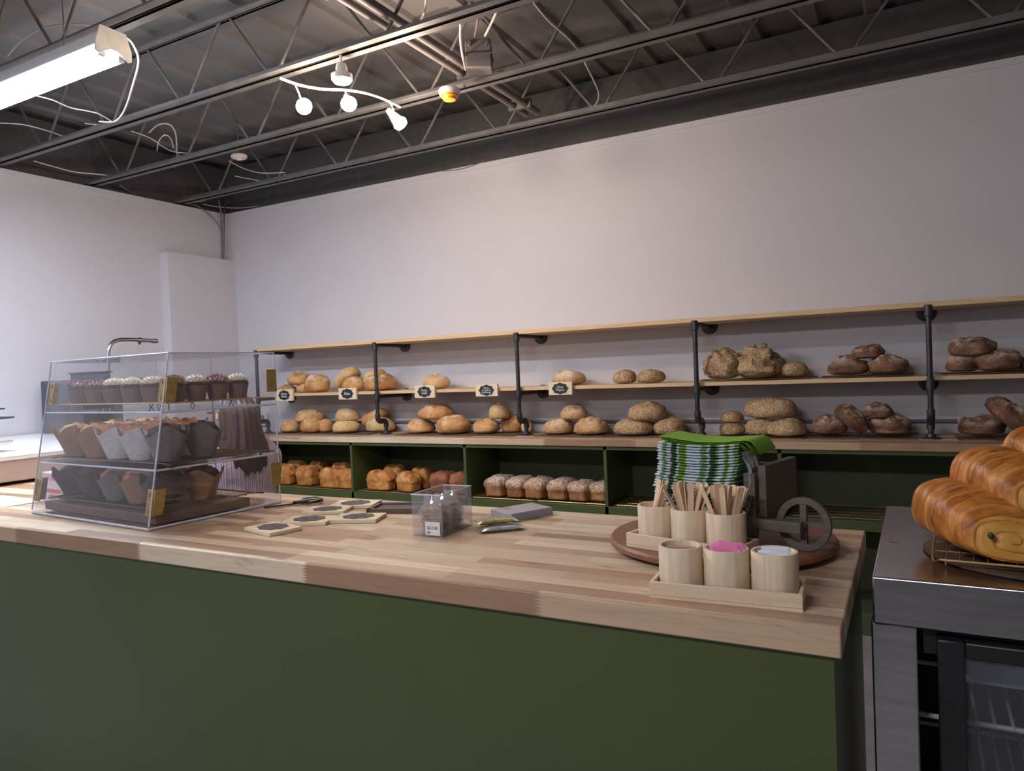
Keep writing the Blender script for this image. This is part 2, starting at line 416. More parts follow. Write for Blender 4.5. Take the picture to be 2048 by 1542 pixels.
wire([(262, 262), (300, 276), (340, 301), (380, 307), (422, 311)], 2.80, .003, label='thin white cable sagging between the joists, below the left end of the third joist')
wire([(298, 265), (318, 249), (340, 250), (352, 272), (354, 325)], 2.80, .004, label='pale looped cable above the small detector bracket, outer loop')
wire([(314, 302), (318, 282), (330, 270), (342, 278), (347, 296)], 2.80, .003, label='pale looped cable above the small detector bracket, inner loop')
wire([(458, 322), (490, 338), (525, 346), (570, 345)], 2.80, .003, label='thin cable sagging right from the round white ceiling sensor')
wire([(470, 352), (500, 358), (532, 363), (556, 357), (570, 349)], 2.80, .003, label='thin cable sagging below the round white ceiling sensor')
wire([(0, 246), (45, 249), (90, 260), (125, 272)], 2.80, .003, label='faint cable crossing the ceiling at the far left below the strip light')
wire([(68, 322), (110, 334), (150, 344), (190, 348), (228, 352)], 2.78, .004, label='pale cable along the ceiling above the left wall')
wire([(240, 369), (262, 385), (290, 395), (318, 405), (330, 422)], 2.76, .006, label='thick pale cable bundle hanging over the left wall top', mat='cabled')
wire([(318, 398), (340, 404), (370, 404), (395, 404), (412, 400)], 2.76, .004, label='pale cable from the bundle towards the corner')
wire([(370, 406), (395, 412), (420, 430), (436, 447), (444, 465)], -4.93, .004, pl='x', label='grey cable curving down the left wall into the corner conduit', mat='cabled')
wire([(405, 408), (440, 414), (480, 416), (525, 411)], 2.76, .003, label='thin cable crossing in front of the room corner')
wire([(170, 247), (205, 250), (250, 248), (290, 232)], 2.79, .003, label='thin cable lying along the joist left of the spotlights')
wire([(880, 342), (910, 340), (940, 333), (968, 322)], D-.012, .0025, pl='y', label='thin dark wire drooping over the top of the back wall', mat='cabled')
wire([(437, 400), (442, 425), (444, 460), (445, 519)], -4.90, .007, name='vertical_conduit', label='thin grey conduit dropping down the room corner, left one', mat='cabled', cat='conduit', pl='x')
wire([(455, 397), (449, 425), (449, 460), (449, 519)], -4.88, .007, name='vertical_conduit', label='thin grey conduit dropping down the room corner, right one', mat='chrome', cat='conduit', pl='x')
p = on_z(478, 314, 2.80)
t = thing('ceiling_sensor', 'small round white ceiling sensor left of the spotlights', 'sensor', p)
MB().lathe([(.001, .012), (.05, .012), (.052, .0), (.045, -.008), (.001, -.008)], 24).build('base', M['whiteplastic'], t)
MB().lathe([(.001, -.008), (.02, -.008), (.016, -.02), (.001, -.022)], 16).build('lens', M['whiteplastic'], t)
MB().cyl((0, 0, .012), (0, 0, ZD-p.z), .003, 6).build('hanger', M['cabled'], t)
p = on_z(347, 326, 2.78)
t = thing('pipe_bracket', 'small metal bracket and clamp hanging near the ceiling on the left', 'bracket', p)
MB().box(-.03, .03, -.006, .006, -.004, .004).build('arm', M['chrome'], t); MB().cyl((.01, 0, -.03), (.01, 0, .05), .006, 8).build('rod', M['chrome'], t)

# ------------------------------------------------------------------ back counter cabinet and pipe shelving
PX = [-4.305, -3.173, -2.084, -1.002, .083, 1.17]
YS, ZS, ZM, ZEL = 3.903, 1.575, 1.229, 1.541
CX0, CX1, CY = -4.34, 2.2, 3.774
cab = thing('open_shelf_cabinet', 'long olive green open-fronted cabinet under the bread shelves', 'cabinet', (0, 0, 0))
FZ = .553
DV = [CX0, -3.32, -2.415, -1.495, -.575, 1.30, CX1-.02]
MB().box(CX0, CX1, D-.04, D-.02, .05, .885).build('back_panel', M['greend'], cab)
MB().box(CX0, CX1, CY+.03, D-.04, FZ-.02, FZ).build('shelf_floor', M['greend'], cab)
MB().box(CX0, CX1, CY+.012, CY+.032, FZ-.045, FZ+.004).build('front_rail', M['green'], cab, bevel=.002)
MB().box(CX0, CX1, CY+.012, CY+.032, .872, .890).build('top_rail', M['green'], cab)
MB().box(CX0, CX1, CY+.05, D-.05, .09, .11).build('lower_shelf', M['greend'], cab)
MB().box(CX0, CX1, CY+.05, CY+.065, 0, .09).build('plinth', M['greend'], cab)
for x in DV:
    MB().box(x-.009, x+.009, CY+.012, D-.04, .05, .890).build('divider', M['green'], cab)
tag(MB().box(CX0-.02, CX1, CY, D-.004, ZC-.038, ZC).build('back_worktop', M['butcher2'], bevel=.002), 'long butcher block worktop on the green cabinet, carrying the lower row of loaves', 'worktop')
tag(MB().box(PX[0]-.02, CX1, YS-.005, D-.003, ZS-.024, ZS).build('shelf_board', M['pine'], bevel=.001), 'empty top pine shelf board on the pipe brackets', 'shelf', 'pine shelf boards')
tag(MB().box(PX[0]+.02, CX1, YS+.022, D-.003, ZM-.02, ZM).build('shelf_board', M['pine'], bevel=.001), 'lower pine shelf board carrying loaves and name tags', 'shelf', 'pine shelf boards')
ord_ = ['leftmost, seen past the acrylic case', 'second from the left', 'third from the left', 'fourth from the left, behind the napkins', 'fifth from the left, near the right edge', 'sixth, beyond the right edge']
def pipe_post():
    t = thing('pipe_bracket_post', '', 'bracket', (0, YS, 0))
    R = .0125; zb = 1.045; dy = .085
    up = MB().tube(smooth_path([(0, 0, zb), (0, 0, 1.2)], 2), R, 14); up.build('upright', M['pipe'], t)
    MB().cyl((0, 0, 1.2), (0, 0, ZEL-.02), R, 14).build('upright', M['pipe'], t)
    MB().cyl((0, 0, ZEL-.035), (0, 0, ZEL+.02), .0185, 14).build('elbow', M['pipe'], t, bevel=.004)
    MB().cyl((0, 0, ZEL), (0, D-YS-.012, ZEL), R, 14).build('arm', M['pipe'], t)
    MB().cyl((0, 0, 1.165), (0, 0, 1.215), .0185, 14).build('tee', M['pipe'], t)
    MB().cyl((0, .0, 1.19), (0, D-YS-.012, 1.19), R, 14).build('arm', M['pipe'], t)
    for z in (ZEL, 1.19):
        MB().lathe([(.02, -.02), (.022, -.012), (.045, -.008), (.045, 0), (.001, 0)], 24, (0, D-YS-.001, z), Matrix.Rotation(-pi/2, 4, 'X')).build('wall_flange', M['pipe'], t)
    MB().tube(smooth_path([(0, 0, zb+.03), (0, 0, zb), (0, .012, zb-.018), (0, .035, zb-.022), (0, .07, zb-.024), (0, dy, zb-.04), (0, dy, zb-.07)], 4), .0175, 14).build('offset_elbow', M['pipe'], t)
    MB().cyl((0, dy, zb-.06), (0, dy, ZC+.008), R, 14).build('foot_nipple', M['pipe'], t)
    MB().lathe([(.001, 0), (.042, 0), (.042, .006), (.022, .010), (.02, .022), (.001, .022)], 24, (0, dy, ZC)).build('floor_flange', M['pipe'], t)
    return t
p0 = pipe_post()
for i, x in enumerate(PX[:5]):
    t = p0 if i == 0 else copy_tree(p0)
    t.location = (x, YS, 0); tag(t, 'black iron pipe shelf bracket, '+ord_[i], 'bracket', 'pipe shelf brackets')
t = thing('wall_conduit', 'thin grey conduit running along the wall just above the back worktop', 'conduit', (0, D-.013, .995))
MB().cyl((-4.3, 0, 0), (1.9, 0, 0), .0095, 10).build('pipe', M['cabled'], t)
for x in (-3.9, -2.5, -1.3, -.2, 1.0): MB().box(x, x+.015, -.012, .012, -.014, .014).build('strap', M['chrome'], t)
t = thing('wall_outlet', 'small white outlet box on the wall behind the case', 'outlet', on_y(529, 838, D-.02))
MB().box(-.035, .035, -.012, .019, -.05, .05).build('box', M['whiteplastic'], t, bevel=.003); MB().box(-.012, .012, -.016, -.011, -.03, .03).build('socket', M['cabled'], t)

# ------------------------------------------------------------------ bread materials
def crust(name, lo, mid, hi, flour=.4, fcol=(225, 210, 190), speck=None, ns=9, fthr=.55, bmp=.35, streak=False, fsc=16):
    m = Mat(name, .72); oi = m.n('ShaderNodeObjectInfo')
    v = m.n('ShaderNodeVectorMath', operation='ADD'); m.l(m.coord(), v.inputs[0])
    sc = m.n('ShaderNodeVectorMath', operation='SCALE'); m.l(oi.outputs['Location'], sc.inputs[0]); sc.inputs['Scale'].default_value = 3.7
    m.l(sc.outputs[0], v.inputs[1]); vec = v.outputs[0]
    f = m.noise(ns, 5, vec, .6, .4)
    col = m.ramp(f, [(.28, srgb(*lo)), (.5, srgb(*mid)), (.72, srgb(*hi))])
    f2 = m.noise(55, 4, vec, .65)
    col = m.mix(.55, col, m.ramp(f2, [(.3, .55), (.6, 1.0)]), 'MULTIPLY')
    if speck:
        s = m.noise(170, 2, vec, .5)
        col = m.mix(m.ramp(s, [(.50, 0), (.58, .75)]), col, srgb(*speck[0]))
        s2 = m.noise(140, 2, m.coord(loc=(5, 5, 5)), .5)
        col = m.mix(m.ramp(s2, [(.60, 0), (.66, .8)]), col, srgb(*speck[1]))
    g = m.n('ShaderNodeSeparateXYZ'); m.l(m.coord('Generated'), g.inputs[0])
    top = m.ramp(g.outputs[2], [(.42, 0), (.85, 1)])
    fl = m.noise(fsc if not streak else 7, 5, vec if not streak else m.coord(scale=(1, 6, 1)), .6, .8)
    fm = m.math('MULTIPLY', m.ramp(fl, [(fthr-.03, 0), (fthr+.06, 1)]), top)
    col = m.mix(m.math('MULTIPLY', fm, flour), col, srgb(*fcol))
    m.color(col); m.bump(m.math('ADD', f2, m.math('MULTIPLY', f, .6)), bmp, .006); return m.m
BM = {
 'gold': crust('golden_crust', (156, 98, 54), (204, 148, 90), (224, 184, 130), .8, fthr=.52),
 'pale': crust('pale_crust', (190, 146, 92), (218, 180, 124), (228, 198, 148), .6, fthr=.5),
 'olive': crust('olive_bread_crust', (170, 120, 76), (205, 160, 110), (222, 188, 145), .7, speck=((205, 165, 120), (60, 42, 36)), fthr=.5),
 'seed': crust('seeded_crust', (122, 88, 60), (160, 124, 86), (190, 156, 114), .35, speck=((214, 190, 150), (84, 60, 46)), bmp=.7),
 'oat': crust('oat_covered_crust', (112, 80, 56), (156, 118, 84), (188, 152, 112), .3, speck=((216, 192, 154), (84, 60, 46)), bmp=.9),
 'dark': crust('dark_rustic_crust', (70, 44, 34), (122, 82, 62), (164, 122, 96), .9, (206, 188, 172), fthr=.47, bmp=.7, speck=((140, 100, 74), (48, 30, 26))),
 'stripe': crust('floured_stripe_crust', (150, 110, 70), (200, 160, 110), (220, 190, 150), .9, (236, 222, 205), fthr=.45, streak=True),
 'pan': crust('golden_pan_crust', (136, 74, 34), (198, 128, 60), (224, 168, 96), .2, ns=16, bmp=.6),
 'braid': crust('brown_pan_crust', (104, 58, 32), (152, 92, 54), (184, 122, 76), .1, bmp=.7),
 'dust': crust('dusted_pan_crust', (112, 66, 36), (168, 112, 66), (196, 146, 96), .8, (222, 212, 204), fthr=.47, ns=14, bmp=.8, fsc=95),
}
ST = {'gold': (.08, 15, .02), 'pale': (.06, 12, .012), 'olive': (.05, 16, .02), 'seed': (.05, 20, .045), 'dark': (.10, 22, .05), 'stripe': (.04, 14, .01), 'oat': (.17, 30, .09)}
def dome(L, W, H, kind, seed, scores=0, sq=2.2, bot=.34):
    nu, nv = 22, 34; amp, fr, fine = ST[kind]; vs_, fs = [], []
    rnd = random.Random(seed); sa = rnd.uniform(-.5, .5); off = Vector((seed*1.7, seed*.9, seed*2.3))
    R = (L+W)/4
    for i in range(nu+1):
        th = pi*i/nu; cz, s = cos(th), sin(th)
        for k in range(nv):
            ph = 2*pi*k/nv
            cx = abs(cos(ph))**(2/sq)*(1 if cos(ph) >= 0 else -1); cy = abs(sin(ph))**(2/sq)*(1 if sin(ph) >= 0 else -1)
            if cz >= 0: z = H*bot + H*(1-bot)*cz**.92; r = s**.92
            else: z = H*bot*(1-abs(cz)**.75); r = s**.55
            p = Vector((L/2*cx*r, W/2*cy*r, z))
            d = Vector((cx*s, cy*s, cz))
            nz = amp*R*2*noise.noise(p*fr+off) + fine*R*noise.noise(p*fr*5+off)
            if kind == 'dark': nz += R*.10*max(0, abs(noise.noise(p*fr*.9+off*2))-.12) * (1 if cz > 0 else 0) - .004
            if cz > .25 and scores:
                u = p.x*cos(sa)+p.y*sin(sa); sp = L/(scores+1); q = (u+L/2) % sp - sp/2 if scores > 1 else u
                nz -= .10*H*exp(-(q/(.07*L/max(1, scores**.5)))**2)*min(1, (cz-.25)*3)
            if cz > -.5: p += d*nz
            vs_.append(p)
    for i in range(nu):
        for k in range(nv):
            a, b_ = i*nv+k, i*nv+(k+1) % nv
            fs.append((a, b_, b_+nv, a+nv))
    mb = MB(); mb.raw(vs_, fs); bmesh.ops.remove_doubles(mb.bm, verts=mb.bm.verts, dist=1e-5); return mb
def panloaf(L, W, H, kind, seed, humps=2):
    nu, nv = 18, 40; vs_, fs = [], []; off = Vector((seed*1.3, seed*2.1, seed*.7))
    for i in range(nu+1):
        t = i/nu
        for k in range(nv):
            ph = 2*pi*k/nv; e = 2/5.
            cx = abs(cos(ph))**e*(1 if cos(ph) >= 0 else -1); cy = abs(sin(ph))**e*(1 if sin(ph) >= 0 else -1)
            if t < .15: r = (t/.15)**.5*.93; z = 0
            elif t < .5: q = (t-.15)/.35; r = .93+.05*q; z = q*.5
            else: q = (t-.5)/.5; r = (1.05*cos(q*pi/2)**.62 if q < .999 else 0); z = .5+.5*sin(q*pi/2)
            if .5 <= t < .56: r = 1.03
            p = Vector((L/2*cx*r, W/2*cy*r, z*H))
            if t > .45:
                hp = abs(sin(pi*humps*(p.x/L+.5))) if humps else 1
                p.z -= .10*H*(1-hp)**2*(1 if t > .55 else .3); p.x *= 1+.02*hp
                p += Vector((cx, cy, .6))*(.006*noise.noise(p*26+off) + (.004 if kind != 'pan' else .002)*noise.noise(p*70+off))
            vs_.append(p)
    for i in range(nu):
        for k in range(nv):
            a, b_ = i*nv+k, i*nv+(k+1) % nv; fs.append((a, b_, b_+nv, a+nv))
    mb = MB(); mb.raw(vs_, fs); bmesh.ops.remove_doubles(mb.bm, verts=mb.bm.verts, dist=1e-5); return mb

SEED = [3]
def bread(kind, x0, y0, x1, y1, Y, base, label, group, asp=.95, tilt=0, scores=0, size=None, name='bread_loaf'):
    """a loaf filling the photo box, centre at depth Y; base = height it rests at, None = on other loaves"""
    SEED[0] += 1; sd = SEED[0]
    c = on_y((x0+x1)/2, y1, Y); k = mpp(c)
    L = (x1-x0)*k; H = (y1-y0)*k
    if size: L, H = size[0]*k, size[1]*k
    W = min(L*asp, .25)
    o = dome(L, W, H, kind, sd, scores).build(name, BM[kind], ang=80)
    if tilt:
        cc = on_y((x0+x1)/2, (y0+y1)/2, Y)
        R = Matrix.Rotation(radians(tilt), 4, 'Y'); o.rotation_euler = R.to_euler()
        o.location = cc - (R @ Vector((0, 0, H/2)))
        lo = min((R @ v.co).z for v in o.data.vertices) + o.location.z; sf = (SM if o.location.z > 1.15 else SC) + .012
        if lo < sf: o.location.z += sf-lo
    else: o.location = (c.x, Y, base if base is not None else c.z)
    tag(o, label, 'bread', group); return o

SM, SC = ZM+.002, ZC+.006
GA = 'golden country loaves on the lower pine shelf'
T_MID = [
 # kind, box, base, label, extras
 ('gold', (556, 768, 595, 784), 'r', 'golden loaf half hidden behind the first name tag, leftmost on the pine shelf', {}),
 ('gold', (594, 766, 626, 786), 'r', 'round golden loaf in the lower middle of the leftmost heap on the pine shelf', {}),
 ('gold', (574, 744, 624, 770), None, 'round golden loaf on top of the leftmost heap on the pine shelf', {}),
 ('gold', (610, 750, 661, 786), 'r', 'large craggy golden loaf, right end of the leftmost heap on the pine shelf', {'dy': -.05}),
 ('pale', (666, 737, 722, 783), None, 'pale oval loaf leaning steeply, above the second name tag', {'tilt': -38, 'size': (58, 26)}),
 ('gold', (685, 755, 731, 785), 'r', 'golden loaf behind the second name tag', {'dy': -.03}),
 ('pale', (724, 737, 771, 768), None, 'pale oval loaf leaning across the pipe post, on top of its heap', {'tilt': -28, 'size': (48, 22)}),
 ('gold', (728, 752, 795, 785), 'r', 'wide golden loaf with floury top behind the second pipe post', {'dy': -.02}),
 ('pale', (847, 750, 900, 779), 'r', 'single pale round loaf with a knob on top beside the third name tag', {'knob': 1}),
 ('stripe', (1104, 742, 1171, 772), 'r', 'loaf scored with white floured stripes behind the fifth name tag', {'scores': 5}),
 ('seed', (1227, 742, 1273, 770), 'r', 'small round seeded loaf, left one of the touching pair on the pine shelf', {}),
 ('seed', (1273, 742, 1330, 769), 'r', 'small round seeded loaf, right one of the touching pair on the pine shelf', {}),
 ('oat', (1411, 697, 1481, 756), 'k', 'big craggy oat-covered loaf, left one, on the wire rack', {'dy': -.04}),
 ('oat', (1475, 691, 1563, 754), 'k', 'biggest craggy oat-covered loaf in the middle of the wire rack', {'scores': 2}),
 ('seed', (1563, 722, 1615, 752), 'k', 'small round seeded roll right of the two big oat-covered loaves', {}),
 ('dark', (1657, 712, 1735, 750), 'k', 'dark rustic loaf, lower left of the three-loaf pile left of the fifth post', {}),
 ('dark', (1737, 712, 1815, 749), 'k', 'dark rustic loaf, lower right of the three-loaf pile left of the fifth post', {}),
 ('dark', (1706, 688, 1766, 717), None, 'small floured dark loaf on top of the three-loaf pile left of the fifth post', {}),
 ('dark', (1894, 712, 1956, 746), 'k', 'dark rustic loaf, lower left of the pile right of the fifth post, upper row', {}),
 ('dark', (1957, 703, 2037, 745), 'k', 'dark rustic loaf, lower right of the pile right of the fifth post, upper row', {'dy': -.03}),
 ('dark', (1903, 674, 1988, 713), None, 'floured dark loaf lying on top of the pile right of the fifth post', {}),
 ('dark', (2040, 716, 2096, 745), 'k', 'dark rustic loaf cut by the right edge of the picture, upper row', {}),
]
T_LOW = [
 ('gold', (561, 840, 604, 865), 'r', 'small golden loaf at the far left of the lower row, left in its heap', {'dy': -.03}),
 ('gold', (638, 838, 667, 864), 'r', 'golden loaf at the right end of the leftmost heap in the lower row', {}),
 ('gold', (590, 820, 650, 844), None, 'golden loaf on top of the leftmost heap in the lower row', {}),
 ('gold', (602, 833, 644, 866), 'r', 'golden loaf with floury patch, front of the leftmost heap, lower row', {'dy': -.05}),
 ('pale', (664, 841, 721, 868), 'r', 'round floured loaf under another, left of the second post in the lower row', {'dy': -.02}),
 ('pale', (672, 815, 719, 843), None, 'round floured loaf stacked on another, left of the second post in the lower row', {}),
 ('pale', (728, 837, 794, 866), 'r', 'pale round loaf behind the foot of the second pipe post', {'dy': .075, 'asp': .7, }),
 ('gold', (716, 816, 778, 850), None, 'golden loaf leaning up to the right behind the second pipe post', {'tilt': -27, 'size': (62, 27), 'dy': .09, 'asp': .6}),
 ('gold', (814, 838, 871, 865), 'r', 'golden loaf, lower left of pile between second and third posts', {}),
 ('gold', (872, 829, 941, 865), 'r', 'large peaked golden loaf, lower right of pile between second and third posts', {'dy': -.02}),
 ('gold', (838, 808, 909, 839), None, 'golden loaf on top of pile between second and third posts', {}),
 ('gold', (946, 832, 1000, 864), 'r', 'golden loaf with white flour cap, just left of the third post', {}),
 ('gold', (1001, 827, 1045, 864), 'r', 'knobbly golden loaf touching the third pipe post', {'dy': .075, 'asp': .7, 'knob': 1}),
 ('pale', (978, 807, 1020, 838), None, 'small pointed loaf on top of the pile left of the third post', {'knob': 1}),
 ('olive', (1042, 839, 1066, 863), 'r', 'small loaf half hidden behind the third pipe post elbow', {'dy': .075, 'asp': .7, }),
 ('olive', (1088, 834, 1149, 866), 'r', 'olive-studded loaf, lower left of the pile right of the third post', {}),
 ('olive', (1149, 832, 1216, 867), 'r', 'olive-studded loaf with floured top, lower right of the pile right of the third post', {'dy': -.02, 'scores': 3}),
 ('olive', (1122, 808, 1176, 840), None, 'floured olive-studded loaf on top of the pile right of the third post', {'scores': 3}),
 ('seed', (1228, 837, 1311, 870), 'r', 'long seeded loaf, lower left of the seeded pile left of the napkins', {'dy': -.02}),
 ('seed', (1308, 832, 1371, 868), 'r', 'peaked seeded loaf, lower right of the seeded pile left of the napkins', {}),
 ('seed', (1257, 804, 1335, 842), None, 'large seeded loaf on top of the seeded pile left of the napkins', {}),
 ('seed', (1440, 840, 1489, 868), 'r', 'small seeded roll under another, right above the napkins', {}),
 ('seed', (1442, 821, 1486, 845), None, 'small seeded roll on top of another, right above the napkins', {}),
 ('seed', (1492, 834, 1556, 868), 'r', 'seeded loaf, lower left of the pile behind the right end of the napkins', {}),
 ('seed', (1538, 836, 1610, 872), 'r', 'round seeded loaf, lower right of the pile behind the right end of the napkins', {'dy': -.04}),
 ('seed', (1492, 794, 1592, 836), None, 'very long seeded loaf lying on top of the pile behind the napkins', {'asp': .55}),
 ('dark', (1625, 836, 1694, 872), 'k', 'dark loaf with flour swirl, left end of the pile before the fifth post', {}),
 ('dark', (1742, 834, 1820, 872), 'k', 'dark reddish loaf, lower right of the dark pile left of the fifth post', {}),
 ('dark', (1672, 813, 1740, 870), None, 'dark loaf leaning down rightwards in the pile before the fifth post', {'tilt': 42, 'size': (74, 36), 'dy': -.03}),
 ('dark', (1726, 805, 1785, 836), None, 'small dark loaf on top of the dark pile left of the fifth post', {}),
 ('dark', (1920, 834, 2006, 873), 'k', 'dark rustic loaf with white flour streaks in the lower row, at the right edge', {}),
 ('dark', (1977, 803, 2070, 872), None, 'long dark loaf leaning down rightwards at the right edge of the lower row', {'tilt': 42, 'size': (96, 44), 'dy': -.05}),
]
for T, Y, base, g in ((T_MID, 4.07, SM, 'loaves on the lower pine shelf'), (T_LOW, 4.04, SC, 'loaves on the back worktop')):
    for kind, bx, lv, lab, ex in T:
        bb = {'r': base, 'k': base+.012, None: None}[lv]
        o = bread(kind, *bx, Y+ex.get('dy', 0), bb, lab, g, ex.get('asp', .95), ex.get('tilt', 0), ex.get('scores', 0), ex.get('size'))
        if ex.get('knob'):
            k = mpp(o.location); h = (bx[3]-bx[1])*k
            MB().lathe([(.001, -.012), (.018, -.006), (.014, .006), (.001, .010)], 12).build('crust_knob', BM[kind], o, loc=(0, 0, h))

# pan loaves inside the green cabinet
FL = FZ+.012
def pan(kind, cx, w, h, yf, depth, label, group, humps=2, rz=0, py=978):
    SEED[0] += 1
    c = on_y(cx, py, yf); k = mpp(c)
    o = panloaf(w*k, depth, h*k, kind, SEED[0], humps).build('pan_loaf', BM[kind], ang=80)
    xx = c.x; rad = w*k/2+.014+abs(rz)*depth*.5
    for dv in DV:
        if abs(xx-dv) < rad: xx = dv-rad if (xx < dv or cx in (708, 950, 1206)) else dv+rad
    o.location = (xx, yf+depth/2, FL); o.rotation_euler = (0, 0, rz)
    tag(o, label, 'bread', group)
g1 = 'golden pan loaves in the leftmost cabinet bay'
for cx, w, yf, lab in [(562, 46, 3.86, 'golden pan loaf seen through the acrylic case side'),
                       (606, 44, 3.86, 'golden pan loaf just right of the acrylic case in the leftmost bay'),
                       (656, 56, 3.83, 'two-humped golden pan loaf in the middle of the leftmost bay'),
                       (708, 52, 3.83, 'golden pan loaf partly cut off by the first divider')]:
    pan('pan', cx, w, 40, yf, .11, lab, g1)
for cx, w, lab in [(585, 44, 'golden pan loaf in the back row of the leftmost bay, left'), (628, 40, 'golden pan loaf in the back row of the leftmost bay, middle'), (676, 44, 'golden pan loaf in the back row of the leftmost bay, right')]:
    pan('pan', cx, w, 43, 3.99, .11, lab, g1)
g2 = 'golden pan loaves in the second cabinet bay'
pan('pan', 753, 60, 40, 3.84, .11, 'front two-humped golden pan loaf at the left of the second bay', g2)
pan('pan', 808, 50, 40, 3.84, .11, 'front golden pan loaf right of centre in the second bay', g2, rz=-.25)
pan('pan', 782, 50, 44, 3.99, .10, 'golden pan loaf in the back row of the second bay, left', g2, py=975)
pan('pan', 836, 46, 42, 3.98, .10, 'golden pan loaf in the back row of the second bay, right', g2, py=975)
g3 = 'brown braided pan loaves in the second cabinet bay'
pan('braid', 874, 46, 42, 3.86, .16, 'brown ridged pan loaf, leftmost of three behind the clear tub', g3, 3)
pan('braid', 912, 40, 42, 3.87, .16, 'brown ridged pan loaf, middle of three behind the clear tub', g3, 3)
pan('braid', 950, 40, 42, 3.88, .16, 'brown ridged pan loaf, partly cut off by the second divider', g3, 3)
g4 = 'flour-dusted pan loaves in the third cabinet bay'
for i, (cx, w, h, nm) in enumerate([(986, 46, 40, 'leftmost'), (1028, 42, 40, 'second from the left'), (1066, 46, 40, 'third from the left'), (1112, 48, 40, 'third from the right'), (1154, 46, 38, 'second from the right'), (1206, 46, 36, 'rightmost, cut off by the divider')]):
    pan('dust', cx, w, h, 3.84+.004*(i % 2)+.03*(i == 5), .20, 'flour-dusted pan loaf, %s of six in the third bay' % nm, g4, 0, rz=-.10)

# racks, boards and sheets the bread stands on
def rack(name, label, x0, x1, y0, y1, z, mat='wire', n=None, group=None, h=.008):
    t = thing(name, label, 'rack', ((x0+x1)/2, (y0+y1)/2, z), group=group); a, b_ = (x1-x0)/2, (y1-y0)/2
    MB().tube(smooth_path([(-a+.01, -b_, h), (a-.01, -b_, h), (a, -b_+.01, h), (a, b_-.01, h), (a-.01, b_, h), (-a+.01, b_, h), (-a, b_-.01, h), (-a, -b_+.01, h), (-a+.01, -b_, h)], 3), .0022, 6).build('rim_wire', M[mat], t)
    g = MB(); n = n or max(6, int((x1-x0)/.014))
    for i in range(1, n): g.cyl((-a+2*a*i/n, -b_, h), (-a+2*a*i/n, b_, h), .0011, 5)
    for q in (-.5, 0, .5): g.cyl((-a, q*b_, h-.002), (a, q*b_, h-.002), .0015, 5)
    g.build('wire_grid', M[mat], t)
    f = MB()
    for sx in (-1, 1):
        for sy in (-1, 1): f.cyl((sx*(a-.02), sy*(b_-.015), 0), (sx*(a-.02), sy*(b_-.015), h), .002, 6)
    f.build('feet', M[mat], t)
    return t
X = lambda px, y: on_y(px, 860, y).x
for x0, x1, lab in [(1405, 1620, 'wire rack under the oat-covered loaves on the pine shelf'), (1650, 1822, 'wire rack under the three dark loaves on the pine shelf'), (1885, 2110, 'wire rack under the dark loaves at the right end of the pine shelf')]:
    rack('cooling_rack', lab, X(x0, 4.05), X(x1, 4.05), 3.95, 4.20, ZM, group='bread racks on the pine shelf')
rack('cooling_rack', 'wire rack under the dark loaves left of the fifth post, lower row', X(1618, 4.0), X(1826, 4.0), 3.90, 4.18, ZC, group='bread racks on the worktop')
rack('cooling_rack', 'wire rack under the dark loaves at the right end of the lower row', X(1912, 4.0), X(2090, 4.0), 3.90, 4.18, ZC, group='bread racks on the worktop')
for x0, x1, lab in [(556, 672, 'thin dark serving board under the leftmost heap of the lower row'), (676, 752, 'thin dark serving board under the loaves left of the second post'), (805, 950, 'thin dark serving board under the golden pile between the second and third posts'),
                    (955, 1040, 'thin dark serving board under the loaves left of the third post'), (1082, 1218, 'thin dark serving board under the olive-studded loaves'), (1224, 1376, 'thin dark serving board under the seeded pile left of the napkins'), (1434, 1612, 'thin dark serving board under the seeded loaves behind the napkins')]:
    a, b_ = X(x0, 4.0), X(x1, 4.0)
    tag(MB().box(a, b_, 3.90, 4.17, ZC, ZC+.005).build('serving_board', M['tray'], bevel=.002), lab, 'board', 'serving boards on the back worktop')
for i, (a, b_) in enumerate([(-4.1, -3.36), (-3.30, -2.45), (-2.40, -1.97), (-1.95, -1.51), (-1.46, -.62), (-.54, 1.2)]):
    rack('cooling_rack', 'wire rack on the cabinet floor, ' + ['leftmost bay', 'second bay', 'third bay, left one', 'third bay, right one', 'empty fourth bay', 'empty wide bay on the right'][i], a, b_, 3.82, 4.14, FZ, 'gwire', group='racks on the cabinet floor')

# ------------------------------------------------------------------ wooden name tags
def badge_poly(w, h, n=72):
    P = []
    for k in range(n):
        a = 2*pi*k/n; r = 1 + .06*cos(8*a) ; P.append((w/2*cos(a)*r, h/2*sin(a)*r))
    return P
def text(name, s, size, mat, parent, M4, ext=.0006):
    cu = bpy.data.curves.new(name, 'FONT'); cu.body = s; cu.size = size; cu.align_x = 'CENTER'; cu.align_y = 'CENTER'; cu.extrude = ext
    cu.resolution_u = 3; cu.space_line = .85
    tmp = bpy.data.objects.new(name, cu); C.objects.link(tmp)
    dg = bpy.context.evaluated_depsgraph_get(); me = bpy.data.meshes.new_from_object(tmp.evaluated_get(dg))
    bpy.data.objects.remove(tmp); me.transform(M4); me.materials.clear(); me.materials.append(mat)
    o = bpy.data.objects.new(name, me); C.objects.link(o); o.parent = parent; return o
UP = Matrix.Rotation(pi/2, 4, 'X')                     # drawing in x,y stands up facing -Y
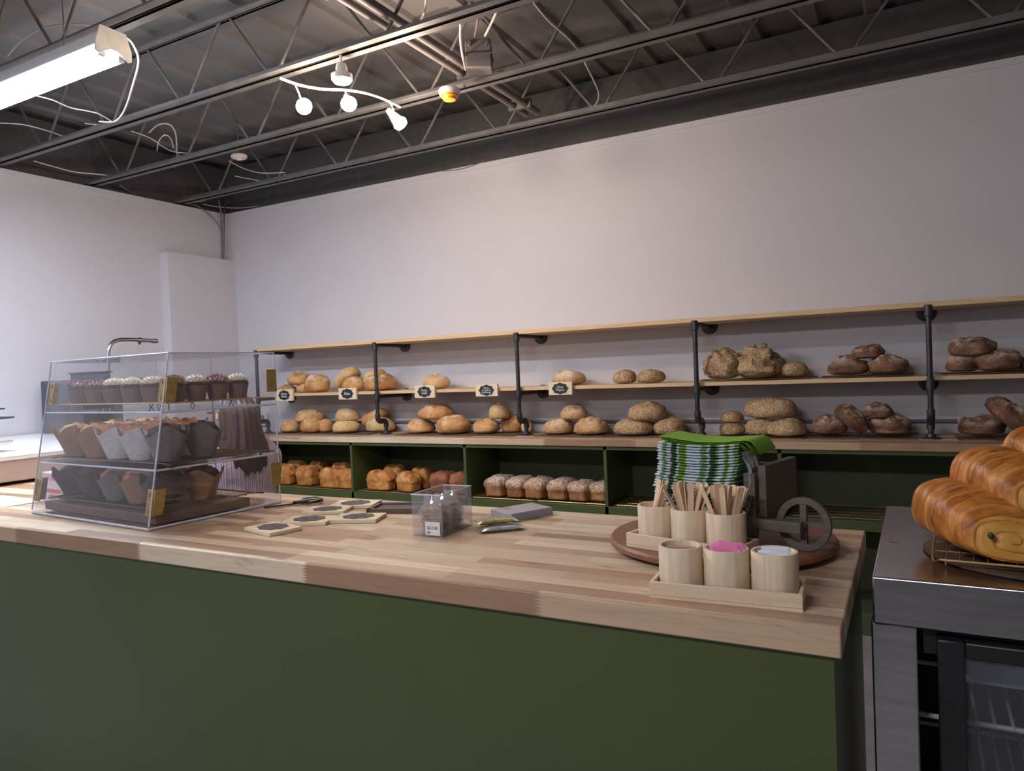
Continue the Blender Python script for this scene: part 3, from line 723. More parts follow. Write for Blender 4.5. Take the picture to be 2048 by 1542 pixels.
def name_tag(x0, y0, x1, y1, lines, label, Y=YS-.002):
    a = on_y(x0, (y0+y1)/2, Y); b_ = on_y(x1, (y0+y1)/2, Y); zt = on_y((x0+x1)/2, y0, Y).z; zb = on_y((x0+x1)/2, y1, Y).z
    w, h = b_.x-a.x, zt-zb
    t = thing('name_tag', label, 'name tag', ((a.x+b_.x)/2, Y, (zt+zb)/2), group='bread name tags on the pine shelf edge')
    MB().box(-w/2, w/2, .0, .018, -h/2, h/2).build('wood_block', M['tagwood'], t, bevel=.002)
    MB().prism(badge_poly(w*.66, h*.84), 0, .0015, Matrix.Translation((0, -.0005, 0)) @ UP).build('black_badge', M['badge'], t)
    text('lettering', lines, h*(.36 if '\n' not in lines else .26 if lines.count('\n') == 1 else .2), M['chalk'], t, Matrix.Translation((0, -.0025, 0)) @ UP)
name_tag(552, 779, 585, 802, 'Whole\nWheat', 'wooden name tag with a black badge, leftmost, crossed by the acrylic case edge')
name_tag(677, 776, 712, 799, 'Plain', 'wooden name tag lettered with one white word, second from the left')
name_tag(829, 771, 869, 796, 'Pesto\nsmall', 'wooden name tag with two words on its black badge, beside the single knobbed loaf')
name_tag(951, 768, 995, 793, 'White\n& Spelt &\nSourdough', 'wooden name tag with three lines of writing, left of the third post')
name_tag(1097, 764, 1144, 790, 'Olive\nThyme', 'wooden name tag in front of the striped loaf, rightmost')

# ------------------------------------------------------------------ front counter
YF, YBK, XRT = 1.160, 1.857, -0.098
t = thing('service_counter', 'olive green service counter body under the butcher block top, in the foreground', 'counter', (0, 0, 0))
MB().box(-4.3, XRT-.012, YF+.012, YF+.032, 0, ZF-.0441).build('front_panel', M['green'], t)
MB().box(XRT-.030, XRT-.012, YF+.032, YBK-.02, 0, ZF-.0441).build('side_panel', M['green'], t)
MB().box(-4.3, XRT-.030, YF+.032, YBK-.02, .10, .12).build('inner_shelf', M['greend'], t)
MB().box(-4.3, XRT-.030, YBK-.04, YBK-.02, .12, ZF-.0441).build('back_panel', M['greend'], t)
tag(MB().box(-4.3, XRT, YF, YBK, ZF-.044, ZF).build('butcher_block_top', M['butcher'], bevel=.003), 'thick butcher block countertop of the service counter in the foreground', 'countertop')

def RZ(a): return Matrix.Rotation(a, 4, 'Z')
# ---- square wooden tags lying on the counter
def flat_tag(cx, cy, w, rz, lab):
    w *= .89
    p = on_z(cx, cy, ZF+.012); t = thing('flat_name_tag', lab, 'name tag', (p.x, p.y, ZF), rz, 'name tags lying on the counter')
    MB().box(-w/2, w/2, -w*.36, w*.36, 0, .010).build('wood_block', M['tagwood'], t, bevel=.0015)
    MB().prism(badge_poly(w*.66, w*.56), .010, .0112).build('black_badge', M['badgegrey'], t)
    text('lettering', 'Fresh\nBread', w*.14, M['chalkdim'], t, Matrix.Translation((0, 0, .0115)))
flat_tag(546, 1052, .15, radians(-14), 'wooden badge tag lying nearest the acrylic case and the counter front')
flat_tag(619, 1036, .15, radians(20), 'wooden badge tag lying second from the left of the five')
flat_tag(655, 1016, .145, radians(22), 'wooden badge tag lying in the middle of the five, partly hidden')
flat_tag(717, 1031, .15, radians(20), 'wooden badge tag lying nearest the clear tub, lower right of the five')
flat_tag(711, 1004, .155, radians(20), 'wooden badge tag lying farthest back, upper right of the five')
p = on_z(800, 1020, ZF); t = thing('framed_slate', 'small wood-framed chalk slate lying flat behind the clear tub', 'slate', (p.x, p.y, ZF), .35)
b = MB(); a, c_ = .085, .055
for (x0, x1, y0, y1) in ((-a, a, -c_, -c_+.014), (-a, a, c_-.014, c_), (-a, -a+.014, -c_, c_), (a-.014, a, -c_, c_)): b.box(x0, x1, y0, y1, 0, .014)
b.build('frame', M['tray'], t, bevel=.001); MB().box(-a+.01, a-.01, -c_+.01, c_-.01, .001, .008).build('slate_panel', M['badgegrey'], t)

# ---- scissors
p = on_z(592, 1004, ZF+.01); t = thing('scissors', 'black-handled scissors lying beside the corner of the acrylic case', 'scissors', (p.x, p.y, ZF), radians(62))
for s in (-1, 1):
    loop = [(.055+.024*cos(q)-.002, s*.020+.017*sin(q), .010) for q in [2*pi*i/18 for i in range(18)]]
    MB().tube(loop, .0055, 8, closed=True).build('handle', M['black'], t)
    MB().tube([(.036, s*.012, .010), (.012, s*.004, .009), (-.008, -s*.002, .009)], [.006, .006, .006], 8).build('handle', M['black'], t)
    MB().prism([(-.008, -s*.008), (-.10, -s*.001), (-.008, s*.002)], .003 + (s > 0)*.0025, .005 + (s > 0)*.0025).build('blade', M['ssd'], t)

# ---- clear tub with cookie bags
a_ = on_z(832, 1070, ZF); b_ = on_z(888, 1072, ZF); c_ = on_z(928, 1052, ZF)
ang = math.atan2(b_.y-a_.y, b_.x-a_.x)*.5 - .05; cw = (b_-a_).length*1.02; cdp = .150; hh = .103
t = thing('clear_plastic_tub', 'clear square plastic tub full of cookie bags, with a white price label', 'tub', (a_.x+cw*.5, a_.y-.005, ZF), ang)
w2 = cw*.56; T_ = .0016
M['tub'] = acrylic('clear_tub_plastic', (.965, .96, .97), .10, .1)
M['film'] = acrylic('crinkled_bag_film', (.97, .96, .97), .30, .15)
for nm, bx in (('front_wall', (-w2, w2, 0, T_)), ('back_wall', (-w2, w2, cdp-T_, cdp)), ('side_wall', (-w2, -w2+T_, T_, cdp-T_)), ('side_wall', (w2-T_, w2, T_, cdp-T_))):
    MB().box(*bx, 0, hh).build(nm, M['tub'], t)
MB().box(-w2+T_, w2-T_, T_, cdp-T_, 0, T_).build('bottom', M['tub'], t)
MB().tube([(-w2, 0, hh), (w2, 0, hh), (w2, cdp, hh), (-w2, cdp, hh)], .0018, 6, closed=True).build('rim', M['acredge'], t)
MB().box(-w2*.12, w2*.86, -.0012, -.0002, .004, .037).build('price_label', M['white'], t)
text('label_lettering', '$12.00', .011, M['badge'], t, Matrix.Translation((w2*.37, -.0014, .022)) @ UP, .0002)
b = MB()
for i in range(4): b.box(w2*(.0+.06*i), w2*(.03+.06*i), -.0016, -.0012, .008, .013)
b.build('label_bars', M['badge'], t)
ck = Mat('oat_cookie', .8); fck = ck.noise(60, 4); ck.color(ck.ramp(fck, [(.35, srgb(128, 96, 66)), (.6, srgb(186, 150, 108))])); ck.bump(fck, .6, .004)
foil = plain('crinkled_grey_film', srgb(150, 146, 150), .3, .3, var=.5, sc=70, bump=.6)
rn = random.Random(5)
for i in range(3):
    yb = T_+.026+.047*i
    bag = thing('cookie_bag', ['front', 'middle', 'back'][i]+' film bag of stacked oat cookies standing in the clear tub', 'bag', Matrix.Translation(t.location) @ RZ(ang) @ Vector((-.004, yb, ZF*0+.002)), ang, 'cookie bags in the clear tub')
    bag.location.z = ZF+.002
    n = 7
    for q in range(n):
        MB().lathe([(.001, 0), (.024, .0005), (.0275, .004), (.024, .0075), (.001, .008)], 18, (rn.uniform(-.002, .002), rn.uniform(-.001, .001), .001+q*.0092)).build('cookie', ck.m, bag)
    vs_, fs = [], []
    for k in range(9):
        z = .001+k*.0115; w_ = w2*.80*(1-.06*k*(k > 5)); d_ = .0222*(1-max(0, k-5)*.24)
        for q in range(20):
            an = 2*pi*q/20; vs_.append((w_*cos(an)*(1+.04*sin(k*2+q)), d_*sin(an)*(1+.05*sin(k*3+q*2)), z))
    for k in range(8):
        for q in range(20): fs.append((k*20+q, k*20+(q+1) % 20, (k+1)*20+(q+1) % 20, (k+1)*20+q))
    mb = MB(); mb.raw(vs_, fs); mb.build('film', M['film'], bag, ang=80)
# ---- grey box and snack packets
a_ = on_z(1023, 1044, ZF); b_ = on_z(1106, 1029, ZF); yaw_ = math.atan2(b_.y-a_.y, b_.x-a_.x)
cov = Mat('printed_grey_cover', .45); fcv = cov.noise(5, 3, cov.coord(scale=(3, 14, 1)), .6, 2)
cov.color(cov.ramp(fcv, [(.35, srgb(150, 140, 146)), (.5, srgb(178, 172, 180)), (.62, srgb(150, 84, 92)), (.68, srgb(176, 172, 180))]))
t = thing('printed_carton', 'flat grey printed carton lying right of the clear tub', 'box', (a_.x, a_.y, ZF), yaw_)
L_ = (b_-a_).length
MB().box(0, L_, 0, .10, 0, .020).build('carton_body', M['badgegrey'] if False else plain('grey_carton', srgb(150, 150, 156), .5), t, bevel=.001)
MB().box(.002, L_-.002, .002, .098, .020, .0208).build('printed_lid', cov.m, t)
gold = plain('gold_green_foil', srgb(176, 170, 110), .22, .6, var=.6, sc=45, bump=.5)
sil = plain('silver_foil', srgb(190, 192, 194), .25, .6, var=.3, sc=45, bump=.5)
def packet(cx, cy, z0, w_, d_, h_, rz, mat, lab):
    p = on_z(cx, cy, ZF+z0); t = thing('snack_packet', lab, 'packet', (p.x, p.y, ZF+z0), rz, 'foil snack packets')
    vs_, fs = [], []; N = 14
    for side in (1, -1):
        for i in range(N+1):
            for j in range(N+1):
                u, v = i/N*2-1, j/N*2-1; e = max(0, (1-u**6)*(1-v**4)); z = h_/2+side*h_/2*e**.7*(1+.15*noise.noise(Vector((u*3, v*3, side))))
                vs_.append((u*w_/2, v*d_/2, z + (0 if e > .05 else .0005*side)))
    K = (N+1)**2
    for sd in (0, 1):
        for i in range(N):
            for j in range(N):
                a = sd*K+i*(N+1)+j; fs.append((a, a+1, a+N+2, a+N+1))
    mb = MB(); mb.raw(vs_, fs); mb.build('pouch', mat, t, ang=70)
    MB().box(-w_/2-.008, -w_/2+.001, -d_/2, d_/2, h_/2-.0006, h_/2+.0006).build('crimped_seal', sil, t)
    MB().box(w_/2-.001, w_/2+.008, -d_/2, d_/2, h_/2-.0006, h_/2+.0006).build('crimped_seal', sil, t)
packet(1000, 1060, 0, .10, .06, .012, yaw_-.35, sil, 'silver snack packet lying under the gold-green one')
packet(988, 1046, .012, .10, .06, .012, yaw_-.3, gold, 'shiny gold and green snack packet on top of the silver one')

# ------------------------------------------------------------------ acrylic pastry case
CW, CDP, CH, LEAN = .668, .444, .490, .082
ca = radians(-4.5); c0 = Vector((-1.839, 1.265, ZF))     # front right bottom corner
CM = Matrix.Translation(c0) @ RZ(ca)
case = thing('acrylic_pastry_case', 'clear acrylic pastry case with slanted front and brass brackets, on the counter', 'display case', c0, ca)
th = .005
def fy(z): return LEAN*z/CH                              # y of the slanted front at height z
def slab(nm, vs8, mat=None): 
    mb = MB(); mb.raw(vs8, [(0,2,3,1),(4,5,7,6),(0,1,5,4),(2,6,7,3),(0,4,6,2),(1,3,7,5)]); return mb.build(nm, mat or M['acr'], case)
def q8(x0, x1, ya0, ya1, yb0, yb1, z0, z1): return [(x0, ya0, z0), (x1, ya0, z0), (x0, ya1, z0), (x1, ya1, z0), (x0, yb0, z1), (x1, yb0, z1), (x0, yb1, z1), (x1, yb1, z1)]
slab('front_panel', q8(-CW, 0, 0, th, LEAN, LEAN+th, .012, CH))
for x0, x1 in ((-CW, -CW+th), (-th, 0)):
    mb = MB(); mb.raw([(x0, th+.001, .012), (x1, th+.001, .012), (x0, CDP-th, .012), (x1, CDP-th, .012), (x0, LEAN+th+.001, CH-th), (x1, LEAN+th+.001, CH-th), (x0, CDP-th, CH-th), (x1, CDP-th, CH-th)],
        [(0,2,3,1),(4,5,7,6),(0,1,5,4),(2,6,7,3),(0,4,6,2),(1,3,7,5)]); mb.build('side_panel', M['acr'], case)
MB().box(-CW, 0, LEAN+th+.001, CDP, CH-th, CH).build('top_panel', M['acr'], case)
MB().box(-CW, 0, 0, CDP, 0, .010).build('base_panel', M['acr'], case)
TZ = [.012, .165, .325]
for z in TZ[1:]: MB().box(-CW+th, -th, fy(z)+th+.001, CDP-th-.001, z-.005, z).build('tier_shelf', M['acr'], case)
for s, x0, x1 in ((-1, -CW+.002, -CW/2-.0015), (1, -CW/2+.0015, -.002)):
    MB().box(x0, x1, CDP-.004, CDP, .014, CH-.007).build('door', M['acr'], case)
    hx = -CW/2 + s*.030
    d = case.children[-1]
    MB().tube([(hx, CDP+.022, .195), (hx, CDP+.022, .305)], .004, 8).build('handle_bar', M['brass'], d)
    for z in (.205, .295): MB().cyl((hx, CDP, z), (hx, CDP+.022, z), .004, 8).build('handle_post', M['brass'], d)
def strip(p, q, r=.0026): 
    return MB().tube([p, q], r, 6).build('edge', M['acredge'], case)
for x in (0, -CW): strip((x, 0, .012), (x, LEAN, CH)); strip((x, CDP, 0), (x, CDP, CH), .0022)
strip((-CW, LEAN, CH), (0, LEAN, CH), .002); strip((-CW, CDP, CH), (0, CDP, CH), .002); strip((0, LEAN, CH), (0, CDP, CH), .002); strip((-CW, LEAN, CH), (-CW, CDP, CH), .002)
strip((-CW, 0, .005), (0, 0, .005), .004); strip((0, 0, .005), (0, CDP, .005), .004)
for z in TZ[1:]:
    strip((-CW, fy(z)+.003, z-.0025), (0, fy(z)+.003, z-.0025), .0032); strip((-.001, fy(z), z-.0025), (-.001, CDP, z-.0025), .0032)
for x in (-CW/2,): strip((x, CDP, .014), (x, CDP, CH-.006), .002)
# brass corner brackets (two leaves and screws each)
def bracket(x, z, sx):
    y = fy(z); h = .036; e = MB(); dy = LEAN/CH*h
    e.raw([(x, y-.004, z-h), (x-sx*.032, y-.004, z-h), (x, y+.0-.0005, z-h), (x-sx*.032, y-.0005, z-h), (x, y-.004+2*dy, z+h), (x-sx*.032, y-.004+2*dy, z+h), (x, y-.0005+2*dy, z+h), (x-sx*.032, y-.0005+2*dy, z+h)],
          [(0,2,3,1),(4,5,7,6),(0,1,5,4),(2,6,7,3),(0,4,6,2),(1,3,7,5)])
    e.raw([(x+sx*.0005, y-.004, z-h), (x+sx*.004, y-.004, z-h), (x+sx*.0005, y+.030, z-h), (x+sx*.004, y+.030, z-h), (x+sx*.0005, y-.004+2*dy, z+h), (x+sx*.004, y-.004+2*dy, z+h), (x+sx*.0005, y+.030+2*dy, z+h), (x+sx*.004, y+.030+2*dy, z+h)],
          [(0,2,3,1),(4,5,7,6),(0,1,5,4),(2,6,7,3),(0,4,6,2),(1,3,7,5)])
    o = e.build('corner_bracket', M['brass'], case, bevel=.0015)
    for dz in (-.023, .023):
        yy = y + dy + dz*LEAN/CH
        MB().cyl((x-sx*.019, yy-.0035, z+dz), (x-sx*.019, yy-.007, z+dz), .006, 10).build('screw', M['brass'], o)
        MB().cyl((x+sx*.003, yy+.019, z+dz), (x+sx*.007, yy+.019, z+dz), .006, 10).build('screw', M['brass'], o)
bracket(0, .385, 1); bracket(0, .075, 1); bracket(-CW, .385, -1); bracket(-CW, .075, -1)
for z in (.40, .10):
    e = MB().box(.0005, .004, CDP-.035, CDP+.004, z-.036, z+.036); e.box(-.035, .004, CDP+.0005, CDP+.004, z-.036, z+.036); e.build('corner_bracket', M['brass'], case, bevel=.0015)
def incase(v): return CM @ Vector(v)
# the dark board in the bottom of the case, the racks
o = MB().box(-CW+.02, -.014, .03, .34, 0, .026).build('display_board', M['board'], bevel=.002); o.location = incase((0, 0, .0105)); o.rotation_euler = (0, 0, ca)
tag(o, 'dark wooden board lying in the bottom of the acrylic case', 'board')
def crack(x0, x1, y0, y1, z, lab, legs=False, mat='wire'):
    t = rack('cooling_rack', lab, x0, x1, y0, y1, 0, mat, 34, 'racks inside the acrylic case', .010 if not legs else .022)
    t.location = incase(((x0+x1)/2, (y0+y1)/2, z)); t.rotation_euler = (0, 0, ca); return t
crack(-CW+.03, -.02, .05, .36, TZ[0]+.0255, 'wire rack with muffins on the lowest level of the acrylic case')
crack(-CW+.03, -.015, .07, .40, TZ[1]+.0005, 'wire rack with muffins on the middle shelf of the acrylic case')
t = crack(-CW+.06, -.02, .085, .38, TZ[2]+.0005, 'raised gold-rimmed rack with crossed legs under the cupcakes', True, 'gwire')
for sx in (-.22, -.02, .19):
    for sy in (-.135, .135):
        MB().cyl((sx-.012, sy, 0), (sx+.012, sy, .021), .0014, 6).build('crossed_leg', M['black'], t); MB().cyl((sx+.012, sy, 0), (sx-.012, sy, .021), .0014, 6).build('crossed_leg', M['black'], t)

# ---- cupcakes and muffins
def papermat(name, c, printed=False):
    m = Mat(name, .8)
    if printed:
        v = m.n('ShaderNodeTexBrick'); v.inputs['Scale'].default_value = 55; v.inputs['Mortar Size'].default_value = .03; v.inputs['Bias'].default_value = -.3
        v.inputs['Color1'].default_value = (*c, 1); v.inputs['Color2'].default_value = (*tuple(x*.3 for x in c), 1); v.inputs['Mortar'].default_value = (*c, 1)
        m.l(m.coord(rot=(pi/2, .4, .3)), v.inputs['Vector']); m.color(m.mix(m.noise(30, 3), v.outputs['Color'], c))
    else: f = m.noise(25, 3); m.color(m.ramp(f, [(.3, tuple(x*.8 for x in c)), (.7, c)])); m.bump(f, .3, .002)
    return m.m
PW = {'brown': papermat('brown_paper_wrap', srgb(172, 128, 94)), 'news': papermat('newsprint_wrap', srgb(222, 216, 216), True), 'dark': papermat('dark_paper_wrap', srgb(78, 62, 58)), 'dnews': papermat('dark_printed_wrap', srgb(128, 120, 116), True)}
CK = {'yellow': plain('yellow_crumb', srgb(214, 178, 124), .85, var=.3, sc=60, bump=.8), 'choc': plain('chocolate_crumb', srgb(70, 44, 36), .8, var=.4, sc=50, bump=.8), 'berry': plain('berry_crumb', srgb(180, 122, 88), .85, var=.4, sc=40, bump=.8)}
def tulip(kind, cake, seed):
    rn = random.Random(seed); t = thing('muffin', '', 'muffin')
    n, K = 36, 9; vs_, fs = [], []; r0, r1, H = .026, .047, .082
    pk = [rn.uniform(.8, 1.1) for _ in range(4)]
    for lay in (0, 1):
        for i in range(K+1):
            for k in range(n):
                a = 2*pi*k/n; q = abs(cos(2*a))**1.5; s = i/K; hh_ = H*(.70+.30*q*pk[int(((a+pi/4) % (2*pi))//(pi/2))])
                sq = 1/(abs(cos(a))**4+abs(sin(a))**4)**.25; r = (r0+(r1-r0)*s**.9)*(1+(sq-1)*.8*s) + .0015*sin(a*12)*s + .004*q*s*s - lay*.0008
                vs_.append((r*cos(a), r*sin(a), hh_*s if not lay else max(.0006, hh_*s)))
    B = (K+1)*n
    for lay in (0, 1):
        for i in range(K):
            for k in range(n): fs.append((lay*B+i*n+k, lay*B+i*n+(k+1) % n, lay*B+(i+1)*n+(k+1) % n, lay*B+(i+1)*n+k))
    for k in range(n): fs.append((K*n+k, K*n+(k+1) % n, B+K*n+(k+1) % n, B+K*n+k))
    mb = MB(); v = mb.raw(vs_, fs); mb.bm.faces.new(v[:n][::-1]); mb.build('paper_wrapper', PW[kind], t, ang=60)
    prof = [(.001, .002), (.024, .003), (.036, .045), (.040, .056), (.037, .068), (.024, .079), (.001, .083)]
    mb = MB().lathe(prof, 24)
    for v in mb.bm.verts:
        v.co += Vector((v.co.x, v.co.y, .02)).normalized()*.005*noise.noise(v.co*60+Vector((seed, 0, 0)))*(v.co.z > .04)
    mb.build('cake', CK[cake], t, ang=80)
    mb = MB()
    for i in range(16):
        a, r = rn.uniform(0, 6.28), rn.uniform(0, .030); s = rn.uniform(.004, .008)
        Mx = Matrix.Translation((r*cos(a), r*sin(a), .080-.4*r)) @ Matrix.Rotation(rn.uniform(0, 3), 4, Vector((rn.random(), rn.random(), 1)))
        mb.box(-s, s, -s*.8, s*.8, -s*.6, s*.6, Mx)
    mb.build('crumb_topping', CK[cake], t, bevel=.001); return t
proto = {}
def muffin(kind, cake, u, v, z, rz, lab, grp):
    key = (kind, cake)
    if key not in proto: proto[key] = tulip(kind, cake, len(proto)+1); t = proto[key]
    else: t = copy_tree(proto[key])
    t.location = incase((u, v, z)); t.scale = (1.28, 1.28, 1.28 if z > TZ[1] else 1.2); t.rotation_euler = (0, 0, rz); tag(t, lab, 'muffin', grp)
rn = random.Random(11)
cols = ['leftmost', 'second from left', 'third from left', 'fourth from left', 'rightmost']
rws = ['front row', 'second row', 'back row']
k2 = [('brown', 'yellow', 'brown-wrapped crumble'), ('brown', 'yellow', 'brown-wrapped crumble'), ('news', 'berry', 'newsprint-wrapped'), ('news', 'berry', 'newsprint-wrapped'), ('dnews', 'choc', 'dark printed-paper chocolate')]
k3 = [('dark', 'choc', 'dark-wrapped chocolate'), ('dark', 'choc', 'dark-wrapped chocolate'), ('dnews', 'berry', 'printed-paper berry'), ('brown', 'berry', 'brown-wrapped berry'), ('dark', 'choc', 'dark-wrapped chocolate')]
for tier, kk, zz, nm in ((1, k2, TZ[1]+.0125, 'middle'), (0, k3, TZ[0]+.0375, 'lowest')):
    for r in range(3):
        for c_ in range(5):
            if r == 2 and c_ > 2: continue
            kd = kk[c_] if not (r == 1 and c_ == 4) else ('dnews' if tier else 'brown', 'choc', 'dark printed-paper chocolate' if tier else 'brown-wrapped dark')
            muffin(kd[0], kd[1], -CW+.075+.127*c_+rn.uniform(-.003, .003), .104+.118*r+.010*tier, zz, rn.uniform(-.4, .4)+pi/4,
                   '%s muffin, %s in the %s, %s case level' % (kd[2], cols[c_], rws[r], nm), 'muffins on the %s level of the case' % nm)
CP = {'cup': papermat('dark_brown_cup', srgb(128, 98, 88)), 'cream': plain('cream_frosting', srgb(228, 220, 196), .5, var=.05, sc=30), 'choc': plain('milk_chocolate_frosting', srgb(150, 106, 92), .5, var=.3, sc=60, bump=.4)}
def cupcake(kind):
    t = thing('cupcake', '', 'cupcake')
    n = 32; vs_, fs = [], []
    for i in range(5):
        for k in range(n):
            a = 2*pi*k/n; s = i/4; r = .024+.009*s + (.0009 if k % 2 else 0); vs_.append((r*cos(a), r*sin(a), .046*s))
    for i in range(4):
        for k in range(n): fs.append((i*n+k, i*n+(k+1) % n, (i+1)*n+(k+1) % n, (i+1)*n+k))
    mb = MB(); v = mb.raw(vs_, fs); mb.bm.faces.new(v[:n][::-1]); mb.build('paper_cup', CP['cup'], t, ang=20)
    MB().lathe([(.001, .010), (.026, .012), (.0325, .044), (.034, .049), (.030, .056), (.001, .062)], 24).build('cake', CK['choc'], t, ang=70)
    mb = MB()
    if kind == 'cream': 
        mb.lathe([(.001, .052), (.026, .054), (.028, .062), (.022, .072), (.001, .077)], 24)
        rr = random.Random(4)
        for q in range(44):
            a, e = q*2.4, (q/44)**.5*1.45; p = Vector((sin(e)*cos(a)*.026, sin(e)*sin(a)*.026, .056+cos(e)*.019)); d = Vector((sin(e)*cos(a), sin(e)*sin(a), cos(e)))
            mb.cyl(p-d*.004, p+d*.0055, .0062, 7, .0016)
    else:
        mb.lathe([(.001, .052), (.028, .053), (.029, .058), (.020, .067), (.001, .072)], 24)
        for q in range(40):
            a, e = q*2.4, (q/40)**.5*1.5; p = Vector((sin(e)*cos(a)*.027, sin(e)*sin(a)*.027, .055+cos(e)*.015)); d = Vector((sin(e)*cos(a+.8), sin(e)*sin(a+.8), cos(e)+.2)).normalized()
            mb.cyl(p-d*.002, p+d*.011, .0032, 5, .0012)
    mb.build('frosting', CP[kind], t, ang=50); return t
pc = {}
grid = ['bbcccb', 'bcbcbc', 'bbcbcb', 'cbbcbc']
cr = ['front row', 'second row', 'third row', 'back row']
for r in range(4):
    for c_ in range(6):
        kd = 'cream' if grid[r][c_] == 'c' else 'choc'
        if kd not in pc: pc[kd] = cupcake(kd); t = pc[kd]
        else: t = copy_tree(pc[kd])
        t.location = incase((-CW+.088+.106*c_, .122+.0725*r, TZ[2]+.0235)); t.rotation_euler = (0, 0, rn.uniform(0, 6))
        tag(t, '%s-frosted cupcake, %s in the %s, top case level' % ({'cream': 'cream', 'choc': 'chocolate'}[kd], (cols[:4]+['fifth from left', 'rightmost'])[c_], cr[r]), 'cupcake', 'cupcakes on the top level of the case')

# ---- white paper and printed box behind the case
pa = on_z(0, 1002, ZF+.004); 
o = MB().box(-.16, .16, -.06, .06, 0, .003).build('paper_sheets', M['white'], loc=(pa.x+.0, pa.y+.015, ZF), rz=-.08); tag(o, 'white sheets of paper lying left of the acrylic case', 'paper')
pk = thing('printed_box', 'small white and pink printed box standing behind the left end of the case', 'box', (-2.66, 1.50, ZF), -.10)
MB().box(-.07, .07, -.03, .03, 0, .105).build('carton', plain('white_carton', srgb(226, 216, 224), .5, var=.02), pk, bevel=.001)
MB().box(-.055, .062, -.0315, -.0302, .035, .048).build('red_stripe', plain('red_print', srgb(214, 90, 100), .5), pk)
MB().box(-.065, .065, -.0315, -.0302, .078, .100).build('pink_panel', plain('pink_print', srgb(216, 176, 190), .5), pk)
text('lettering', '35%', .02, plain('pink_ink', srgb(196, 100, 120), .6), pk, Matrix.Translation((.02, -.0325, .088)) @ UP, .0003)
text('small_lettering', 'SERVIETTES\nNAPKINS', .010, plain('red_ink', srgb(196, 110, 120), .6), pk, Matrix.Translation((.005, -.0322, .020)) @ UP, .0003)

# ------------------------------------------------------------------ white worktop on the left, machine, faucet
t = thing('white_side_counter', 'white-topped side counter with beige edge, at the left behind the acrylic case', 'counter', (0, 0, 0))
MB().box(-4.94, -3.35, 1.2, 2.35, .945, 1.035).build('beige_edge_body', M['beige'], t, bevel=.003)
MB().box(-4.94, -4.26, 2.35, 3.40, .945, 1.035).build('beige_edge_body', M['beige'], t)
MB().box(-4.945, -4.255, 2.355, 3.405, 1.035, 1.047).build('white_top', M['white'], t)
MB().box(-4.945, -3.345, 1.195, 2.355, 1.035, 1.047).build('white_top', M['white'], t, bevel=.002)
MB().box(-3.39, -3.345, 1.195, 2.355, 1.047, 1.055).build('raised_lip', M['white'], t, bevel=.002)
MB().box(-4.90, -4.32, 2.40, 3.36, 0, .945).build('base_cabinet', M['beige'], t)
MB().box(-4.90, -3.45, 1.95, 2.30, 0, .945).build('base_cabinet', M['beige'], t)
t = thing('coffee_machine', 'dark grey coffee machine with a raised hopper and button panel, behind the acrylic case', 'machine', (-4.62, 2.98, 1.047))
yl, yr = on_x(82, 800, -4.87).y - 2.98, on_x(246, 800, -4.42).y - 2.98
MB().box(-.25, .20, yl, yr, .0, .335).build('body', M['machine'], t, bevel=.008)
a, b_ = on_x(140, 750, -4.82).y-2.98, on_x(221, 750, -4.45).y-2.98
MB().box(-.2, .17, a, b_, .335, .375).build('hopper', M['machine'], t, bevel=.006)
MB().box(-.21, .18, a-.01, b_+.01, .375, .385).build('hopper_lid', M['machine'], t, bevel=.003)
q0, q1 = on_x(170, 770, -4.42).y-2.98, on_x(194, 770, -4.42).y-2.98
MB().box(.20, .206, q0, q1, .25, .332).build('display_panel', plain('lit_grey_panel', srgb(120, 120, 132), .3), t)
b = MB()
for i in range(4):
    for j in range(2): b.cyl((.20, q1+.03+j*.045, .326-i*.02), (.206, q1+.03+j*.045, .326-i*.02), .007, 8)
b.build('buttons', plain('pale_blue_buttons', srgb(170, 185, 210), .4), t)
MB().box(.0, .20, q0-.02, q1+.10, .02, .19).build('brewing_bay', M['black'], t)
P = [on_x(q[0], q[1], -4.55) for q in [(217, 760), (216, 725), (217, 700), (224, 686), (238, 680), (259, 679), (314, 682)]]
base = Vector((-4.55, P[0].y, 1.047)); t = thing('kitchen_faucet', 'tall arched chrome spring faucet rising behind the coffee machine', 'faucet', base)
P = [p-base for p in P]
MB().tube([(0, 0, 0)] + smooth_path(P[:6], 6) + [P[6]], .013, 12).build('arched_pipe', M['chrome'], t)
q = P[5]*.65+P[6]*.35; MB().cyl(q-Vector((0, .012, 0)), q+Vector((0, .012, 0)), .018, 12).build('clip_ring', M['chrome'], t)
MB().cyl(q-Vector((0, 0, .03)), q-Vector((0, 0, .012)), .007, 8).build('clip_pin', M['ssd'], t)
MB().cyl(P[6]-Vector((0, .04, 0)), P[6], .016, 12).build('spray_head', M['chrome'], t)
MB().lathe([(.001, 0), (.032, 0), (.030, .012), (.016, .02), (.001, .02)], 20).build('base_flange', M['chrome'], t)
# small dark tray stand at the far left edge
P0 = on_z(-12, 905, 1.047); 
t = thing('serving_stand', 'two-tier serving stand with dark thin plates, at the very left edge', 'stand', (P0.x, P0.y, 1.047))
s_ = Vector(t.location)
MB().lathe([(.001, 0), (.05, 0), (.05, .006), (.001, .008)], 20).build('foot', M['chrome'], t)
MB().cyl((0, 0, .006), (0, 0, .20), .005, 8).build('stem', M['chrome'], t)
MB().lathe([(.001, .150), (.085, .155), (.088, .162), (.001, .156)], 28).build('plate', M['black'], t)
MB().lathe([(.001, .195), (.05, .198), (.052, .204), (.001, .201)], 28).build('plate', M['black'], t)
tt = on_z(6, 886, 1.055); o = MB().box(-.012, .012, -.05, .05, 0, .012).build('folded_card', M['beige'], loc=(tt.x, tt.y, 1.056), rz=.3); tag(o, 'small beige card stand lying on the white counter at the left edge', 'card')

